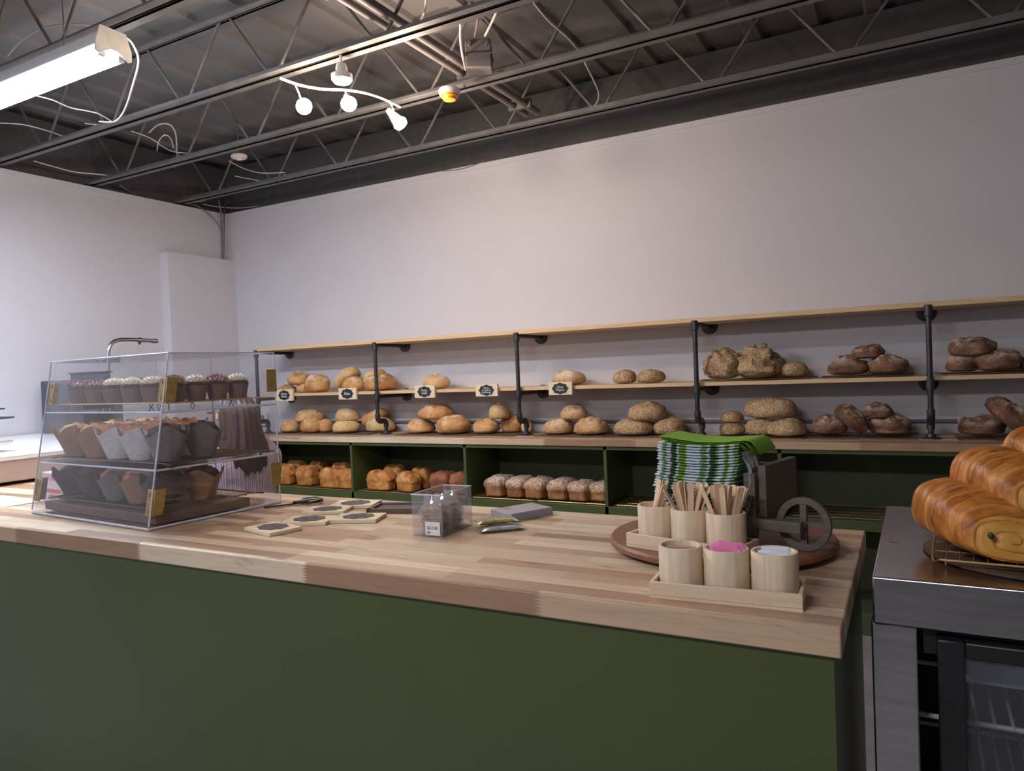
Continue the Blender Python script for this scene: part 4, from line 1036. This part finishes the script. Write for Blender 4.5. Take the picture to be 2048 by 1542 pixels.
# ------------------------------------------------------------------ round board, trays of cups
ZS_ = ZF+.026
sc_ = Vector((-.372, 1.605, ZF))
t = thing('lazy_susan', 'round dark-toned wooden turntable under the napkin cart and rear cup tray', 'turntable', sc_)
MB().lathe([(.001, 0), (.09, 0), (.09, .006), (.001, .006)], 32).build('base_ring', M['cart'], t)
MB().lathe([(.001, .007), (.225, .007), (.238, .012), (.238, .021), (.234, .026), (.001, .026)], 64).build('disc', M['susan'], t)
def cup_tray(name, lab, p, rz, L_=.246):
    t = thing(name, lab, 'tray', p, rz, 'wooden cup trays')
    W_ = .094; h = .028
    MB().box(0, L_, 0, W_, 0, .005).build('bottom', M['traywood'], t)
    MB().box(0, L_, 0, .006, .005, h).build('side', M['traywood'], t, bevel=.001); MB().box(0, L_, W_-.006, W_, .005, h).build('side', M['traywood'], t, bevel=.001)
    MB().box(0, .006, .006, W_-.006, .005, h).build('end', M['traywood'], t, bevel=.001); MB().box(L_-.006, L_, .006, W_-.006, .005, h).build('end', M['traywood'], t, bevel=.001)
    return t
fx, fr = on_z(1300, 1195, ZF), radians(3.5)
bx_, br_ = on_z(1253, 1092, ZS_), radians(-14)
cup_tray('cup_tray', 'pale wooden tray holding the three front cups of sugar packets', (fx.x, fx.y, ZF), fr)
cup_tray('cup_tray', 'pale wooden tray on the turntable holding the three cups of stir sticks', (bx_.x, bx_.y, ZS_), br_)
def cup(p, lab, rz):
    mb = MB().lathe([(.001, 0), (.0365, 0), (.0378, .003), (.0378, .077), (.0370, .0785), (.0325, .0785), (.0318, .077), (.0318, .006), (.001, .006)], 40)
    o = mb.build('bamboo_cup', M['bamboo'], ang=50); o.location = p; o.rotation_euler = (0, 0, rz); tag(o, lab, 'cup', 'round wooden cups'); return o
def tp(base, rz, u, v, z): return Matrix.Translation(base) @ RZ(rz) @ Vector((u, v, z))
FC, BC = [], []
for i, l in enumerate(['round pale wooden cup of brown sugar packets, front tray left', 'round pale wooden cup of pink packets, front tray middle', 'round pale wooden cup of white packets, front tray right']):
    p = tp((fx.x, fx.y, ZF), fr, .045+.078*i, .047, .0055); cup(p, l, i*.9); FC.append(p)
for i, l in enumerate(['round pale wooden cup with a few sticks, rear tray left', 'round pale wooden cup of stir sticks, rear tray middle', 'round pale wooden cup full of stir sticks, rear tray right']):
    p = tp((bx_.x, bx_.y, ZS_), br_, .045+.078*i, .047, .0055); cup(p, l, i*1.3); BC.append(p)
# sugar packets
pmat = [plain('kraft_packet', srgb(176, 142, 112), .7, var=.1), plain('pink_packet', srgb(232, 132, 180), .6, var=.12, sc=90), plain('white_packet', srgb(216, 220, 232), .6, var=.04)]
rn = random.Random(2)
for ci, (p, mt, nm, n_) in enumerate(zip(FC, pmat, ('brown sugar packet', 'pink sweetener packet', 'white sugar packet'), (7, 9, 8))):
    for k in range(n_):
        mb = MB().box(-.0245, .0245, -.0016, .0016, 0, .064); 
        dy = -.020+.040*k/(n_-1); hw = min(1, sqrt(max(.05, .0305**2-dy*dy))/.0265)
        for v in mb.bm.verts: v.co.x *= hw
        o = mb.build('sugar_packet', mt, bevel=.0012); o.location = p+Vector((rn.uniform(-.001, .001), dy, .0065+(.0125 if ci == 1 else .006)+rn.uniform(-.003, .003)-(.004 if ci == 0 else 0)))
        o.rotation_euler = (rn.uniform(-.06, .06), rn.uniform(-.10, .10)*(2 if ci == 1 else .6), rn.uniform(-.06, .06)+fr)
        tag(o, '%s, %s from the front in the %s front cup' % (nm, ORD[k], ('left', 'middle', 'right')[ci]), 'packet', nm+'s in the cup')
# stir sticks: flat with round ends
def stick_mesh():
    L_, w_, t_ = .125, .0045, .0009; P = []
    for k in range(9): a = pi*k/8; P.append((w_*cos(a), L_-w_+w_*sin(a)))
    P += [(-w_, 0), (w_, 0)]
    mb = MB(); mb.prism(P, -t_, t_, UP.copy()); return mb.mesh('stir_stick', M['stick'])
sm = stick_mesh()
def sticks(p, n_, seed, lab, spread=1):
    rn = random.Random(seed)
    for k in range(n_):
        o = bpy.data.objects.new('stir_stick', sm); C.objects.link(o)
        a = rn.uniform(0, 6.28); r = .012*rn.random(); b0 = p + Vector((r*cos(a)-(.016 if spread < 0 else 0), r*sin(a), .0075))
        tx = (-.026+.052*(k+.5)/n_)*spread; ty = rn.uniform(-.018, .020)
        if spread < 0: tx = rn.uniform(-.004, .026)
        top = p + Vector((tx, ty, .078)); d = (top-b0).normalized()
        q = d.to_track_quat('Z', 'Y') ; o.rotation_mode = 'QUATERNION'
        from mathutils import Quaternion
        o.rotation_quaternion = Quaternion(d, rn.uniform(-.5, .5)) @ q; o.location = b0
        sc = 1.0; o.scale = (1.35, 1, sc)
        tag(o, ORD[k]+' from the left, '+lab, 'stir stick', lab.replace('stick', 'sticks'))
sticks(BC[0], 7, 1, 'wooden stir stick leaning in the left rear cup', -1)
sticks(BC[1], 13, 2, 'wooden stir stick standing in the middle rear cup')
sticks(BC[2], 19, 3, 'wooden stir stick standing in the right rear cup')

# ------------------------------------------------------------------ napkin cart
cart_rz = radians(-13); co = Vector((-.378, 1.585, ZS_))
t = thing('napkin_cart', 'dark weathered wooden toy cart with a spoked wheel holding the napkins', 'cart', co, cart_rz)
MB().box(-.125, .135, -.045, .12, .062, .072).build('platform', M['cart'], t, bevel=.001)
MB().box(.119, .135, -.045, .12, .072, .165).build('side_board', M['cart'], t, bevel=.001)
MB().box(-.125, .119, .105, .12, .072, .150).build('rear_board', M['cart'], t, bevel=.001)
MB().box(.095, .118, -.060, -.046, .012, .150).build('front_post', M['cart'], t, bevel=.001)
MB().box(.1035, .1085, -.0615, -.060, .016, .030).build('metal_pin', M['chrome'], t)
MB().box(-.12, -.10, -.045, .12, 0, .062).build('rest_leg', M['cart'], t, bevel=.001)
MB().box(-.09, .205, -.058, -.038, .038, .060).build('shaft', M['cart'], t, bevel=.002)
MB().box(.09, .11, -.038, .11, .038, .060).build('cross_bar', M['cart'], t, bevel=.002)
wc = Vector((.200, -.030, .0525)); R1, R0 = .0525, .039
def wheel(y):
    wb = MB(); n = 48; vs_, fs = [], []
    for k in range(n):
        a = 2*pi*k/n
        for (r, yy) in ((R1, -.005), (R1, .005), (R0, .005), (R0, -.005)): vs_.append((r*cos(a), yy, r*sin(a)))
    for k in range(n):
        for q in range(4): fs.append((k*4+q, k*4+(q+1) % 4, ((k+1) % n)*4+(q+1) % 4, ((k+1) % n)*4+q))
    wb.raw(vs_, fs); w_ = wb.build('wheel', M['cart'], t, loc=(wc.x, y, wc.z), bevel=.001)
    MB().box(-.006, .006, -.0045, .0045, -R0-.002, R0+.002).build('spoke', M['cart'], w_); MB().box(-R0-.002, R0+.002, -.004, .004, -.006, .006).build('spoke', M['cart'], w_)
    MB().cyl((0, -.012, 0), (0, .010, 0), .008, 16).build('hub', M['cart'], w_)
wheel(-.030+.006)
MB().cyl((wc.x, -.05, wc.z), (wc.x, -.005, wc.z), .004, 10).build('axle', M['cart'], t)

# napkins: folded, green and white stripes, slightly sagging, thick folded front edge
def napkin_mat():
    m = Mat('striped_paper_napkin', .8); sep = m.n('ShaderNodeSeparateXYZ'); m.l(m.coord(), sep.inputs[0])
    x = m.math('MULTIPLY', m.math('ADD', sep.outputs[0], .09), 1/.18)
    W_, Lm, Dg, Pg = srgb(204, 212, 218), srgb(116, 158, 56), srgb(58, 94, 58), srgb(128, 162, 116)
    st = [(0, W_), (.06, Pg), (.11, W_), (.17, Dg), (.24, W_), (.27, Lm), (.36, W_), (.54, Pg), (.62, W_), (.655, Dg), (.73, Pg), (.76, W_), (.83, Lm), (.88, W_), (.94, Pg)]
    m.color(m.ramp(x, st, 'CONSTANT')); return m.m
NM = napkin_mat(); NG = plain('lime_green_napkin', srgb(126, 172, 44), .75, var=.05)
def napkin(mat, p, rz, label, w_=.18, d_=.115, t_=.0042, sag=.006, droop=0, grp='striped napkins in the cart'):
    vs_, fs = [], []; N, K = 20, 10
    sec = [(.001, .05), (-.0045, .5), (.001, .95), (d_*.3, 1), (d_, 1), (d_, 0), (d_*.3, 0)]
    for i in range(N+1):
        u = i/N*2-1; zc = sag*(u*u-.4) - droop*max(0, u-.72)**1.5*2.2; xx = u*w_/2 - droop*max(0, u-.8)*.3
        for (y, q) in sec: vs_.append((xx, y + .0012*noise.noise(Vector((u*6, p.z*300, 0))), zc+q*t_ + .0010*noise.noise(Vector((u*5, p.z*200, y*8)))))
    S = len(sec)
    for i in range(N):
        for q in range(S): fs.append((i*S+q, i*S+(q+1) % S, (i+1)*S+(q+1) % S, (i+1)*S+q))
    fs.append(tuple(range(S))[::-1]); fs.append(tuple(N*S+q for q in range(S)))
    mb = MB(); mb.raw(vs_, fs); o = mb.build('napkin', mat, ang=50); o.location = p; o.rotation_euler = (0, 0, rz); return tag(o, label, 'napkin', grp)
rn = random.Random(8)
z = ZS_+.0785
nb = RZ(cart_rz)
for k in range(4):
    q = co + nb @ Vector((-.020+rn.uniform(-.002, .002), -.060, 0)); napkin(NM, Vector((q.x, q.y, z)), cart_rz, 'striped napkin, '+ORD[k]+' from the bottom in the lower bundle', w_=.176, grp='striped napkins in the lower bundle')
    z += .0068
z += .002
NN = 17
for k in range(NN):
    q = co + nb @ Vector((-.012+rn.uniform(-.002, .002)-.0008*abs(k-9)+.005, -.070+.0016*k+rn.uniform(-.002, .002), 0)); napkin(NM, Vector((q.x, q.y, z)), cart_rz+rn.uniform(-.01, .01)+.006*k, 'striped napkin, '+ORD[k]+' from the bottom in the main stack', t_=.0044)
    z += .0057
for k in range(3):
    q = co + nb @ Vector((.000+.006*k, -.038, 0)); napkin(NG, Vector((q.x, q.y, z)), cart_rz+.11, ['lowest', 'middle', 'topmost'][k]+' plain lime green napkin on top of the napkin stack', w_=.198+.012*k, d_=.115, t_=.0022, sag=.011, droop=.10, grp='plain green napkins on top')
    z += .0033
# torn film sleeve hanging at the right end of the stack
mb = MB(); vs_, fs = [], []; N = 12
for i in range(N+1):
    for j in range(9):
        v = j/8; u = i/N
        vs_.append(co + nb @ Vector((.0955+.014*sin(u*3.0)+.008*noise.noise(Vector((u*5, v*5, 2))), -.062+.06*v*(1-.25*u)+.006*noise.noise(Vector((u*6, v*6, 9))), .192-.135*u)))
for i in range(N):
    for j in range(8): fs.append((i*9+j, i*9+j+1, (i+1)*9+j+1, (i+1)*9+j))
mb.raw(vs_, fs); o = mb.build('film_sleeve', acrylic('crumpled_clear_film', (.8, .8, .82), .35, .3), ang=30); sd_ = o.modifiers.new('thickness', 'SOLIDIFY'); sd_.thickness = .0004
tag(o, 'crumpled clear film sleeve hanging at the right end of the napkin stack', 'wrapper')

# ------------------------------------------------------------------ stainless worktop fridge at the right
FX, FY = -.066, 1.395; zt_, zb_ = .95, .868
t = thing('worktop_fridge', 'stainless steel worktop fridge with a glass door, at the right edge', 'fridge', (FX, FY, 0), radians(-.5))
FW, FD = 1.2, .68
MB().box(0, FW, 0, FD, zb_, zt_).build('worktop', M['ss'], t, bevel=.003)
MB().box(-.004, .066, .006, .05, .04, zb_).build('corner_stile', M['ss'], t, bevel=.003)
MB().box(-.003, .004, .05, FD-.02, .04, zb_).build('side_panel', M['ss'], t)
MB().box(.012, FW-.02, FD-.03, FD-.02, .04, zb_).build('back_panel', M['ssd'], t)
MB().box(.075, FW-.02, .03, .05, zb_-.05, zb_-.001).build('grille_rail', M['black'], t)
MB().box(.005, FW-.02, .05, FD-.03, .04, .08).build('base', M['ssd'], t)
for x in (.04, FW-.08):
    for y in (.06, FD-.08): MB().cyl((x, y, 0), (x, y, .04), .02, 12).build('foot', M['black'], t)
dx0, dz1 = .095, zb_-.014
b = MB(); b.box(dx0, dx0+.040, 0, .030, .10, dz1); b.box(.80, .84, 0, .030, .10, dz1); b.box(dx0+.040, .80, 0, .030, dz1-.028, dz1); b.box(dx0+.040, .80, 0, .030, .10, .15)
dr = b.build('door_frame', M['black'], t, bevel=.003)
MB().box(dx0+.040, .80, .010, .014, .15, dz1-.028).build('glass_pane', acrylic('fridge_glass', (.82, .84, .88), .04, .05), dr)
MB().box(dx0+.030, .82, .10, .13, dz1-.105, dz1-.030).build('inner_fan_cover', M['innerpanel'], t, bevel=.004)
b = MB()
for i in range(6): b.box(dx0+.06+.05*i, dx0+.068+.05*i, .0985, .10, dz1-.060, dz1-.056)
b.build('cover_slots', M['black'], t)
MB().box(.012, .02, .05, FD-.04, .08, zb_-.01).build('liner', M['ssd'], t)
for z_ in (.69, .45):
    b = MB()
    for i in range(26): b.cyl((dx0+.03+.027*i, .08, z_), (dx0+.03+.027*i, .60, z_), .003, 6)
    for y in (.085, .34, .59): b.cyl((.03, y, z_-.004), (.80, y, z_-.004), .0045, 6)
    b.build('wire_shelf', M['whiteplastic'], t)
MB().box(.020, .036, .27, .274, zt_, zt_+.0006).build('red_mark', plain('dull_red_mark', srgb(150, 60, 60), .6), t)
# pastries on a gold rack over a dark tray
pr0 = on_z(1893, 1122, ZF+.028)
PTX = Vector((.040, 1.472, zt_))
rk = rack('cooling_rack', 'gold wire rack under the rolled pastries on the stainless worktop', 0, .46, 0, .30, zt_, 'gwire', 22, None, .012)
rk.location = (PTX.x+.225, PTX.y+.15, zt_+.0045); rk.rotation_euler = (0, 0, radians(-3))
o = MB().lathe([(.001, 0), (.19, 0), (.196, .003), (.001, .003)], 48).build('round_tray', M['tray'], loc=(PTX.x+.17, PTX.y+.16, zt_+.0005)); tag(o, 'thin round brown board under the gold pastry rack', 'board')
pm = Mat('laminated_pastry', .42); sp_ = pm.n('ShaderNodeSeparateXYZ'); pm.l(pm.coord(), sp_.inputs[0])
ln_ = pm.noise(16, 4, pm.coord(scale=(.8, 3.4, .8)), .6, .8)
pm.color(pm.mix(.8, pm.ramp(ln_, [(.32, srgb(128, 66, 26)), (.5, srgb(188, 114, 46)), (.68, srgb(214, 148, 76))]), pm.ramp(pm.noise(60, 3), [(.3, .7), (.6, 1)]), 'MULTIPLY')); pm.bump(ln_, .5, .004)
pe = Mat('pastry_spiral_end', .5); pe.color(pe.ramp(pe.noise(22, 4), [(.3, srgb(204, 138, 56)), (.7, srgb(228, 176, 92))])); pe.bump(pe.noise(50, 3), .2, .002)
def pastry(loc, rz, tilt, W_, H_, L_, lab, seed):
    t = thing('rolled_pastry', lab, 'pastry', loc, rz, 'rolled chocolate pastries'); t.rotation_euler = (0, tilt, rz)
    n, K = 56, 40; vs_, fs = [], []; off = Vector((seed*3.1, 0, 0))
    def sec(a, s):
        e = 2/2.6; cx = abs(cos(a))**e*(1 if cos(a) >= 0 else -1); cz = abs(sin(a))**e*(1 if sin(a) >= 0 else -1)
        return Vector((W_/2*cx*s, 0, H_/2*cz*s*(1 if cz > 0 else .85)))
    for i in range(K+1):
        v = i/K; bulge = .68+.36*sin(pi/2*min(1, v/.42)); back = 1 if v < .86 else sqrt(max(0, 1-((v-.86)/.14)**2))*.96+.02
        for k in range(n):
            a = 2*pi*k/n; p = sec(a, bulge*back); dirn = Vector((cos(a), 0, sin(a)))
            rid = .0034*abs(sin(v*pi*10+.8*noise.noise(Vector((cos(a), sin(a), v*2))+off)))*(1 if v > .06 else 0)
            p += dirn*(rid + .0035*noise.noise(Vector((cos(a)*1.5, v*5, sin(a)*1.5))+off)); p.y = v*L_ + .010*sin(a)*(1-v) - .006*cos(a)
            p.z += H_/2*.85*bulge; vs_.append(p)
    for i in range(K):
        for k in range(n): fs.append((i*n+k, i*n+(k+1) % n, (i+1)*n+(k+1) % n, (i+1)*n+k))
    fs.append(tuple(K*n+k for k in range(n)))
    mb = MB(); mb.raw(vs_, fs); mb.build('laminated_crust', pm.m, t, ang=80)
    vs_, fs = [], []; J = 26
    for j in range(J+1):
        s = 1-j/J
        for k in range(n):
            a = 2*pi*k/n; p = sec(a, s*.68); gr = (s*2.3 - a/(2*pi) + .12*noise.noise(Vector((cos(a)*s, sin(a)*s, seed))*1.5)) % 1.0; g = exp(-((gr-.5)/.10)**2)
            p.y = .010*sin(a)*s - .006*cos(a)*s - .007*(1-s*s) + .0048*g*(1 if .08 < s < .97 else 0); p.z += H_/2*.85*.68; vs_.append(p)
    for j in range(J):
        for k in range(n): fs.append((j*n+k, j*n+(k+1) % n, (j+1)*n+(k+1) % n, (j+1)*n+k))
    mb = MB(); mb.raw(vs_, fs); mb.build('spiral_end', pe.m, t, ang=80)
    MB().lathe([(.001, -.002), (.005, 0), (.006, .005), (.005, .01), (.001, .012)], 12, (-W_*.22, -.006, H_*.36), Matrix.Rotation(pi/2, 4, 'X') @ Matrix.Scale(.7, 4, (1, 0, 0))).build('chocolate_stick', M['black'], t)
ZR = zt_+.0045+.0145
pastry((.146, 1.503, ZR), radians(19), radians(6), .185, .118, .215, 'rolled golden pastry lowest at the front left of the rack', 1)
pastry((.214, 1.550, ZR+.070), radians(20), radians(5), .185, .108, .20, 'rolled golden pastry lying on top of the front one', 2)
pastry((.268, 1.61, ZR+.150), radians(18), radians(-6), .14, .070, .13, 'rolled pastry at the very top of the pile, cut by the picture edge', 3)
pastry((.315, 1.56, ZR), radians(14), 0, .12, .07, .14, 'rolled pastry low behind the front one at the right edge', 4)

# ------------------------------------------------------------------ person seated behind the counter
px_, py_ = -3.04, 2.62
seat = thing('stool', 'low wooden stool under the person behind the counter', 'stool', (px_, py_, 0))
MB().lathe([(.001, .42), (.16, .42), (.165, .435), (.16, .45), (.001, .45)], 32).build('seat', M['cart'], seat)
for q in range(4):
    a = pi/4+q*pi/2; MB().cyl((.14*cos(a), .14*sin(a), 0), (.10*cos(a), .10*sin(a), .42), .014, 10).build('leg', M['cart'], seat)
body = thing('person', 'person with dark auburn hair and a purple striped blouse, seated behind the counter', 'person', (px_, py_, 0), radians(76))
J = {}
def skin_obj(name, mat, verts, edges, root, sub=2, parent=None):
    me = bpy.data.meshes.new(name); me.from_pydata([v[:3] for v in verts], edges, []); o = bpy.data.objects.new(name, me); C.objects.link(o)
    me.materials.append(mat); o.parent = parent
    o.modifiers.new('skin', 'SKIN'); me.skin_vertices  # created by the modifier
    sv = me.skin_vertices[0].data if len(me.skin_vertices) else None
    if sv is None:
        bm = bmesh.new(); bm.from_mesh(me); bm.verts.layers.skin.verify(); bm.to_mesh(me); bm.free(); sv = me.skin_vertices[0].data
    for i, v in enumerate(verts): sv[i].radius = (v[3], v[4] if len(v) > 4 else v[3]); sv[i].use_root = (i == root)
    s = o.modifiers.new('sub', 'SUBSURF'); s.levels = sub; s.render_levels = sub
    for p in me.polygons: p.use_smooth = True
    o.modifiers['skin'].use_smooth_shade = True; return o
V = [(0, -.02, .54, .13, .11), (0, -.02, .66, .12, .09), (0, .0, .80, .125, .095), (0, .01, .93, .135, .09), (0, .02, 1.01, .07, .06), (0, .04, 1.07, .045, .045), (0, .06, 1.13, .072, .085), (0, .065, 1.19, .074, .09), (0, .06, 1.235, .05, .06)]
E_ = [(i, i+1) for i in range(8)]
for s in (-1, 1):
    b0 = len(V)
    V += [(s*.165, .02, .955, .05), (s*.19, .06, .78, .038), (s*.12, .20, .66, .030), (s*.10, .25, .655, .022), (s*.095, .29, .65, .018)]
    E_ += [(3, b0), (b0, b0+1), (b0+1, b0+2), (b0+2, b0+3), (b0+3, b0+4)]
    h = b0+4
    for q, (dx, ln) in enumerate(((-.026, .052), (-.010, .064), (.006, .068), (.021, .060))):
        c0_ = len(V); V += [(s*.095+dx, .325, .648, .0085), (s*.095+dx*1.15, .305+ln*.7+.02, .638, .0078), (s*.095+dx*1.2, .305+ln+.015, .620, .0065)]; E_ += [(h, c0_), (c0_, c0_+1), (c0_+1, c0_+2)]
    c0_ = len(V); V += [(s*.095-s*.034, .29, .650, .009), (s*.095-s*.044, .322, .645, .0075)]; E_ += [(b0+3, c0_), (c0_, c0_+1)]
    c0_ = len(V); V += [(s*.09, .08, .525, .08), (s*.12, .42, .50, .055), (s*.12, .44, .26, .045), (s*.12, .43, .07, .035), (s*.13, .56, .035, .030)]; E_ += [(0, c0_), (c0_, c0_+1), (c0_+1, c0_+2), (c0_+2, c0_+3), (c0_+3, c0_+4)]
skin_obj('body', M['skin'], V, E_, 0, 2, body)
for s in (-1, 1):
    MB().lathe([(.001, -.010), (.008, -.006), (.010, 0), (.008, .006), (.001, .010)], 12, (s*.028, .145, 1.165)).build('eye', M['white'], body)
    MB().lathe([(.001, -.02), (.010, -.012), (.012, 0), (.010, .014), (.001, .02)], 10, (s*.078, .06, 1.155)).build('ear', M['skin'], body)
MB().tube([(0, .148, 1.175), (0, .162, 1.150), (0, .172, 1.138), (0, .155, 1.130)], [.006, .009, .011, .006], 10).build('nose', M['skin'], body)
MB().tube([(-.022, .148, 1.108), (0, .156, 1.110), (.022, .148, 1.108)], [.003, .006, .003], 8).build('mouth', plain('lip_red', srgb(170, 90, 90), .5), body)
# blouse: loose, crinkled, with long vertical stripes
bmat = Mat('striped_blouse_fabric', .8); sb = bmat.n('ShaderNodeSeparateXYZ'); bmat.l(bmat.coord(), sb.inputs[0])
at = bmat.math('ARCTAN2', sb.outputs[1], sb.outputs[0]); sn = bmat.math('FRACT', bmat.math('MULTIPLY', at, 7.2))
bmat.color(bmat.ramp(sn, [(0, srgb(196, 178, 190)), (.3, srgb(122, 92, 112)), (.5, srgb(206, 188, 198)), (.72, srgb(132, 100, 124)), (.85, srgb(200, 182, 192))], 'LINEAR'))
bmat.bump(bmat.noise(22, 4), .6, .01)
prof = [(.60, .190, .150), (.66, .175, .14), (.72, .168, .132), (.78, .172, .132), (.84, .182, .134), (.90, .190, .132), (.95, .188, .122), (.985, .165, .105), (1.01, .12, .085), (1.035, .066, .066)]
n = 96; vs_, fs = [], []
for lay in (0, 1):
    for (z, a, b_) in prof:
        for k in range(n):
            q = 2*pi*k/n; r = 1 + .035*sin(q*15+2*noise.noise(Vector((cos(q), sin(q), z*6))))*(1-.75*(z-.6)/.44) - .02*lay + .04*noise.noise(Vector((cos(q)*2, sin(q)*2, z*9)))
            vs_.append((a*cos(q)*r, b_*sin(q)*r, z))
B = len(prof)*n
for lay in (0, 1):
    for i in range(len(prof)-1):
        for k in range(n): fs.append((lay*B+i*n+k, lay*B+i*n+(k+1) % n, lay*B+(i+1)*n+(k+1) % n, lay*B+(i+1)*n+k))
for k in range(n): fs.append((k, (k+1) % n, B+(k+1) % n, B+k)); e = B-n; fs.append((e+k, e+(k+1) % n, B+e+(k+1) % n, B+e+k))
mb = MB(); mb.raw(vs_, fs); mb.build('blouse', bmat.m, body, ang=80)
for s in (-1, 1):
    mb = MB(); P = smooth_path([(s*.12, .015, .975), (s*.185, .03, .93), (s*.200, .055, .84), (s*.190, .07, .77)], 6)
    mb.tube(P, [.062-.0008*i for i in range(len(P))], 28)
    for v in mb.bm.verts: v.co += Vector((.004*noise.noise(v.co*30), .004*noise.noise(v.co*34), 0))
    mb.build('blouse_sleeve', bmat.m, body, ang=80)
mb = MB(); mb.tube(smooth_path([(0, -.03, .50), (0, 0, .53), (0, 0, .62)], 3), [.17, .165, .165, .165, .165, .16, .15], 32)
for s in (-1, 1): mb.tube([(s*.09, .05, .53), (s*.12, .42, .51), (s*.12, .45, .46), (s*.12, .44, .08)], [.095, .075, .065, .055], 20)
mb.build('trousers', M['jeans'], body, ang=80)
for s in (-1, 1): MB().tube(smooth_path([(s*.12, .40, .035), (s*.125, .50, .035), (s*.13, .62, .028)], 4), [.042]*4+[.046]*4+[.03], 16).build('shoe', M['black'], body, ang=80)
# hair: full head of long hair falling over the shoulders
prof = [(1.262, .02, .02), (1.255, .055, .06), (1.235, .080, .092), (1.20, .092, .106), (1.16, .097, .112), (1.11, .100, .112), (1.05, .112, .118), (1.0, .130, .130), (.95, .140, .140), (.90, .136, .140), (.86, .12, .12), (.835, .07, .08)]
vs_, fs = [], []; n = 80
for (z, a, b_) in prof:
    for k in range(n):
        q = 2*pi*k/n; r = 1 + .045*sin(q*19+3*noise.noise(Vector((cos(q)*2, sin(q)*2, z*4)))) + .05*noise.noise(Vector((cos(q)*3, sin(q)*3, z*7)))
        x_, y_ = a*cos(q)*r, b_*sin(q)*r
        if y_ > 0: y_ *= .45 if z > 1.2 else .12 if z > 1.0 else .05
        vs_.append((x_, y_ + (.02 if z > 1.2 else .01) - (.020 if z < 1.05 else .02*(1.2-z)/.15 if z < 1.2 else 0), z))
for i in range(len(prof)-1):
    for k in range(n): fs.append((i*n+k, i*n+(k+1) % n, (i+1)*n+(k+1) % n, (i+1)*n+k))
fs.append(tuple(range(n))); fs.append(tuple((len(prof)-1)*n+k for k in range(n)))
mb = MB(); mb.raw(vs_, fs); mb.build('hair', M['hair'], body, ang=80)
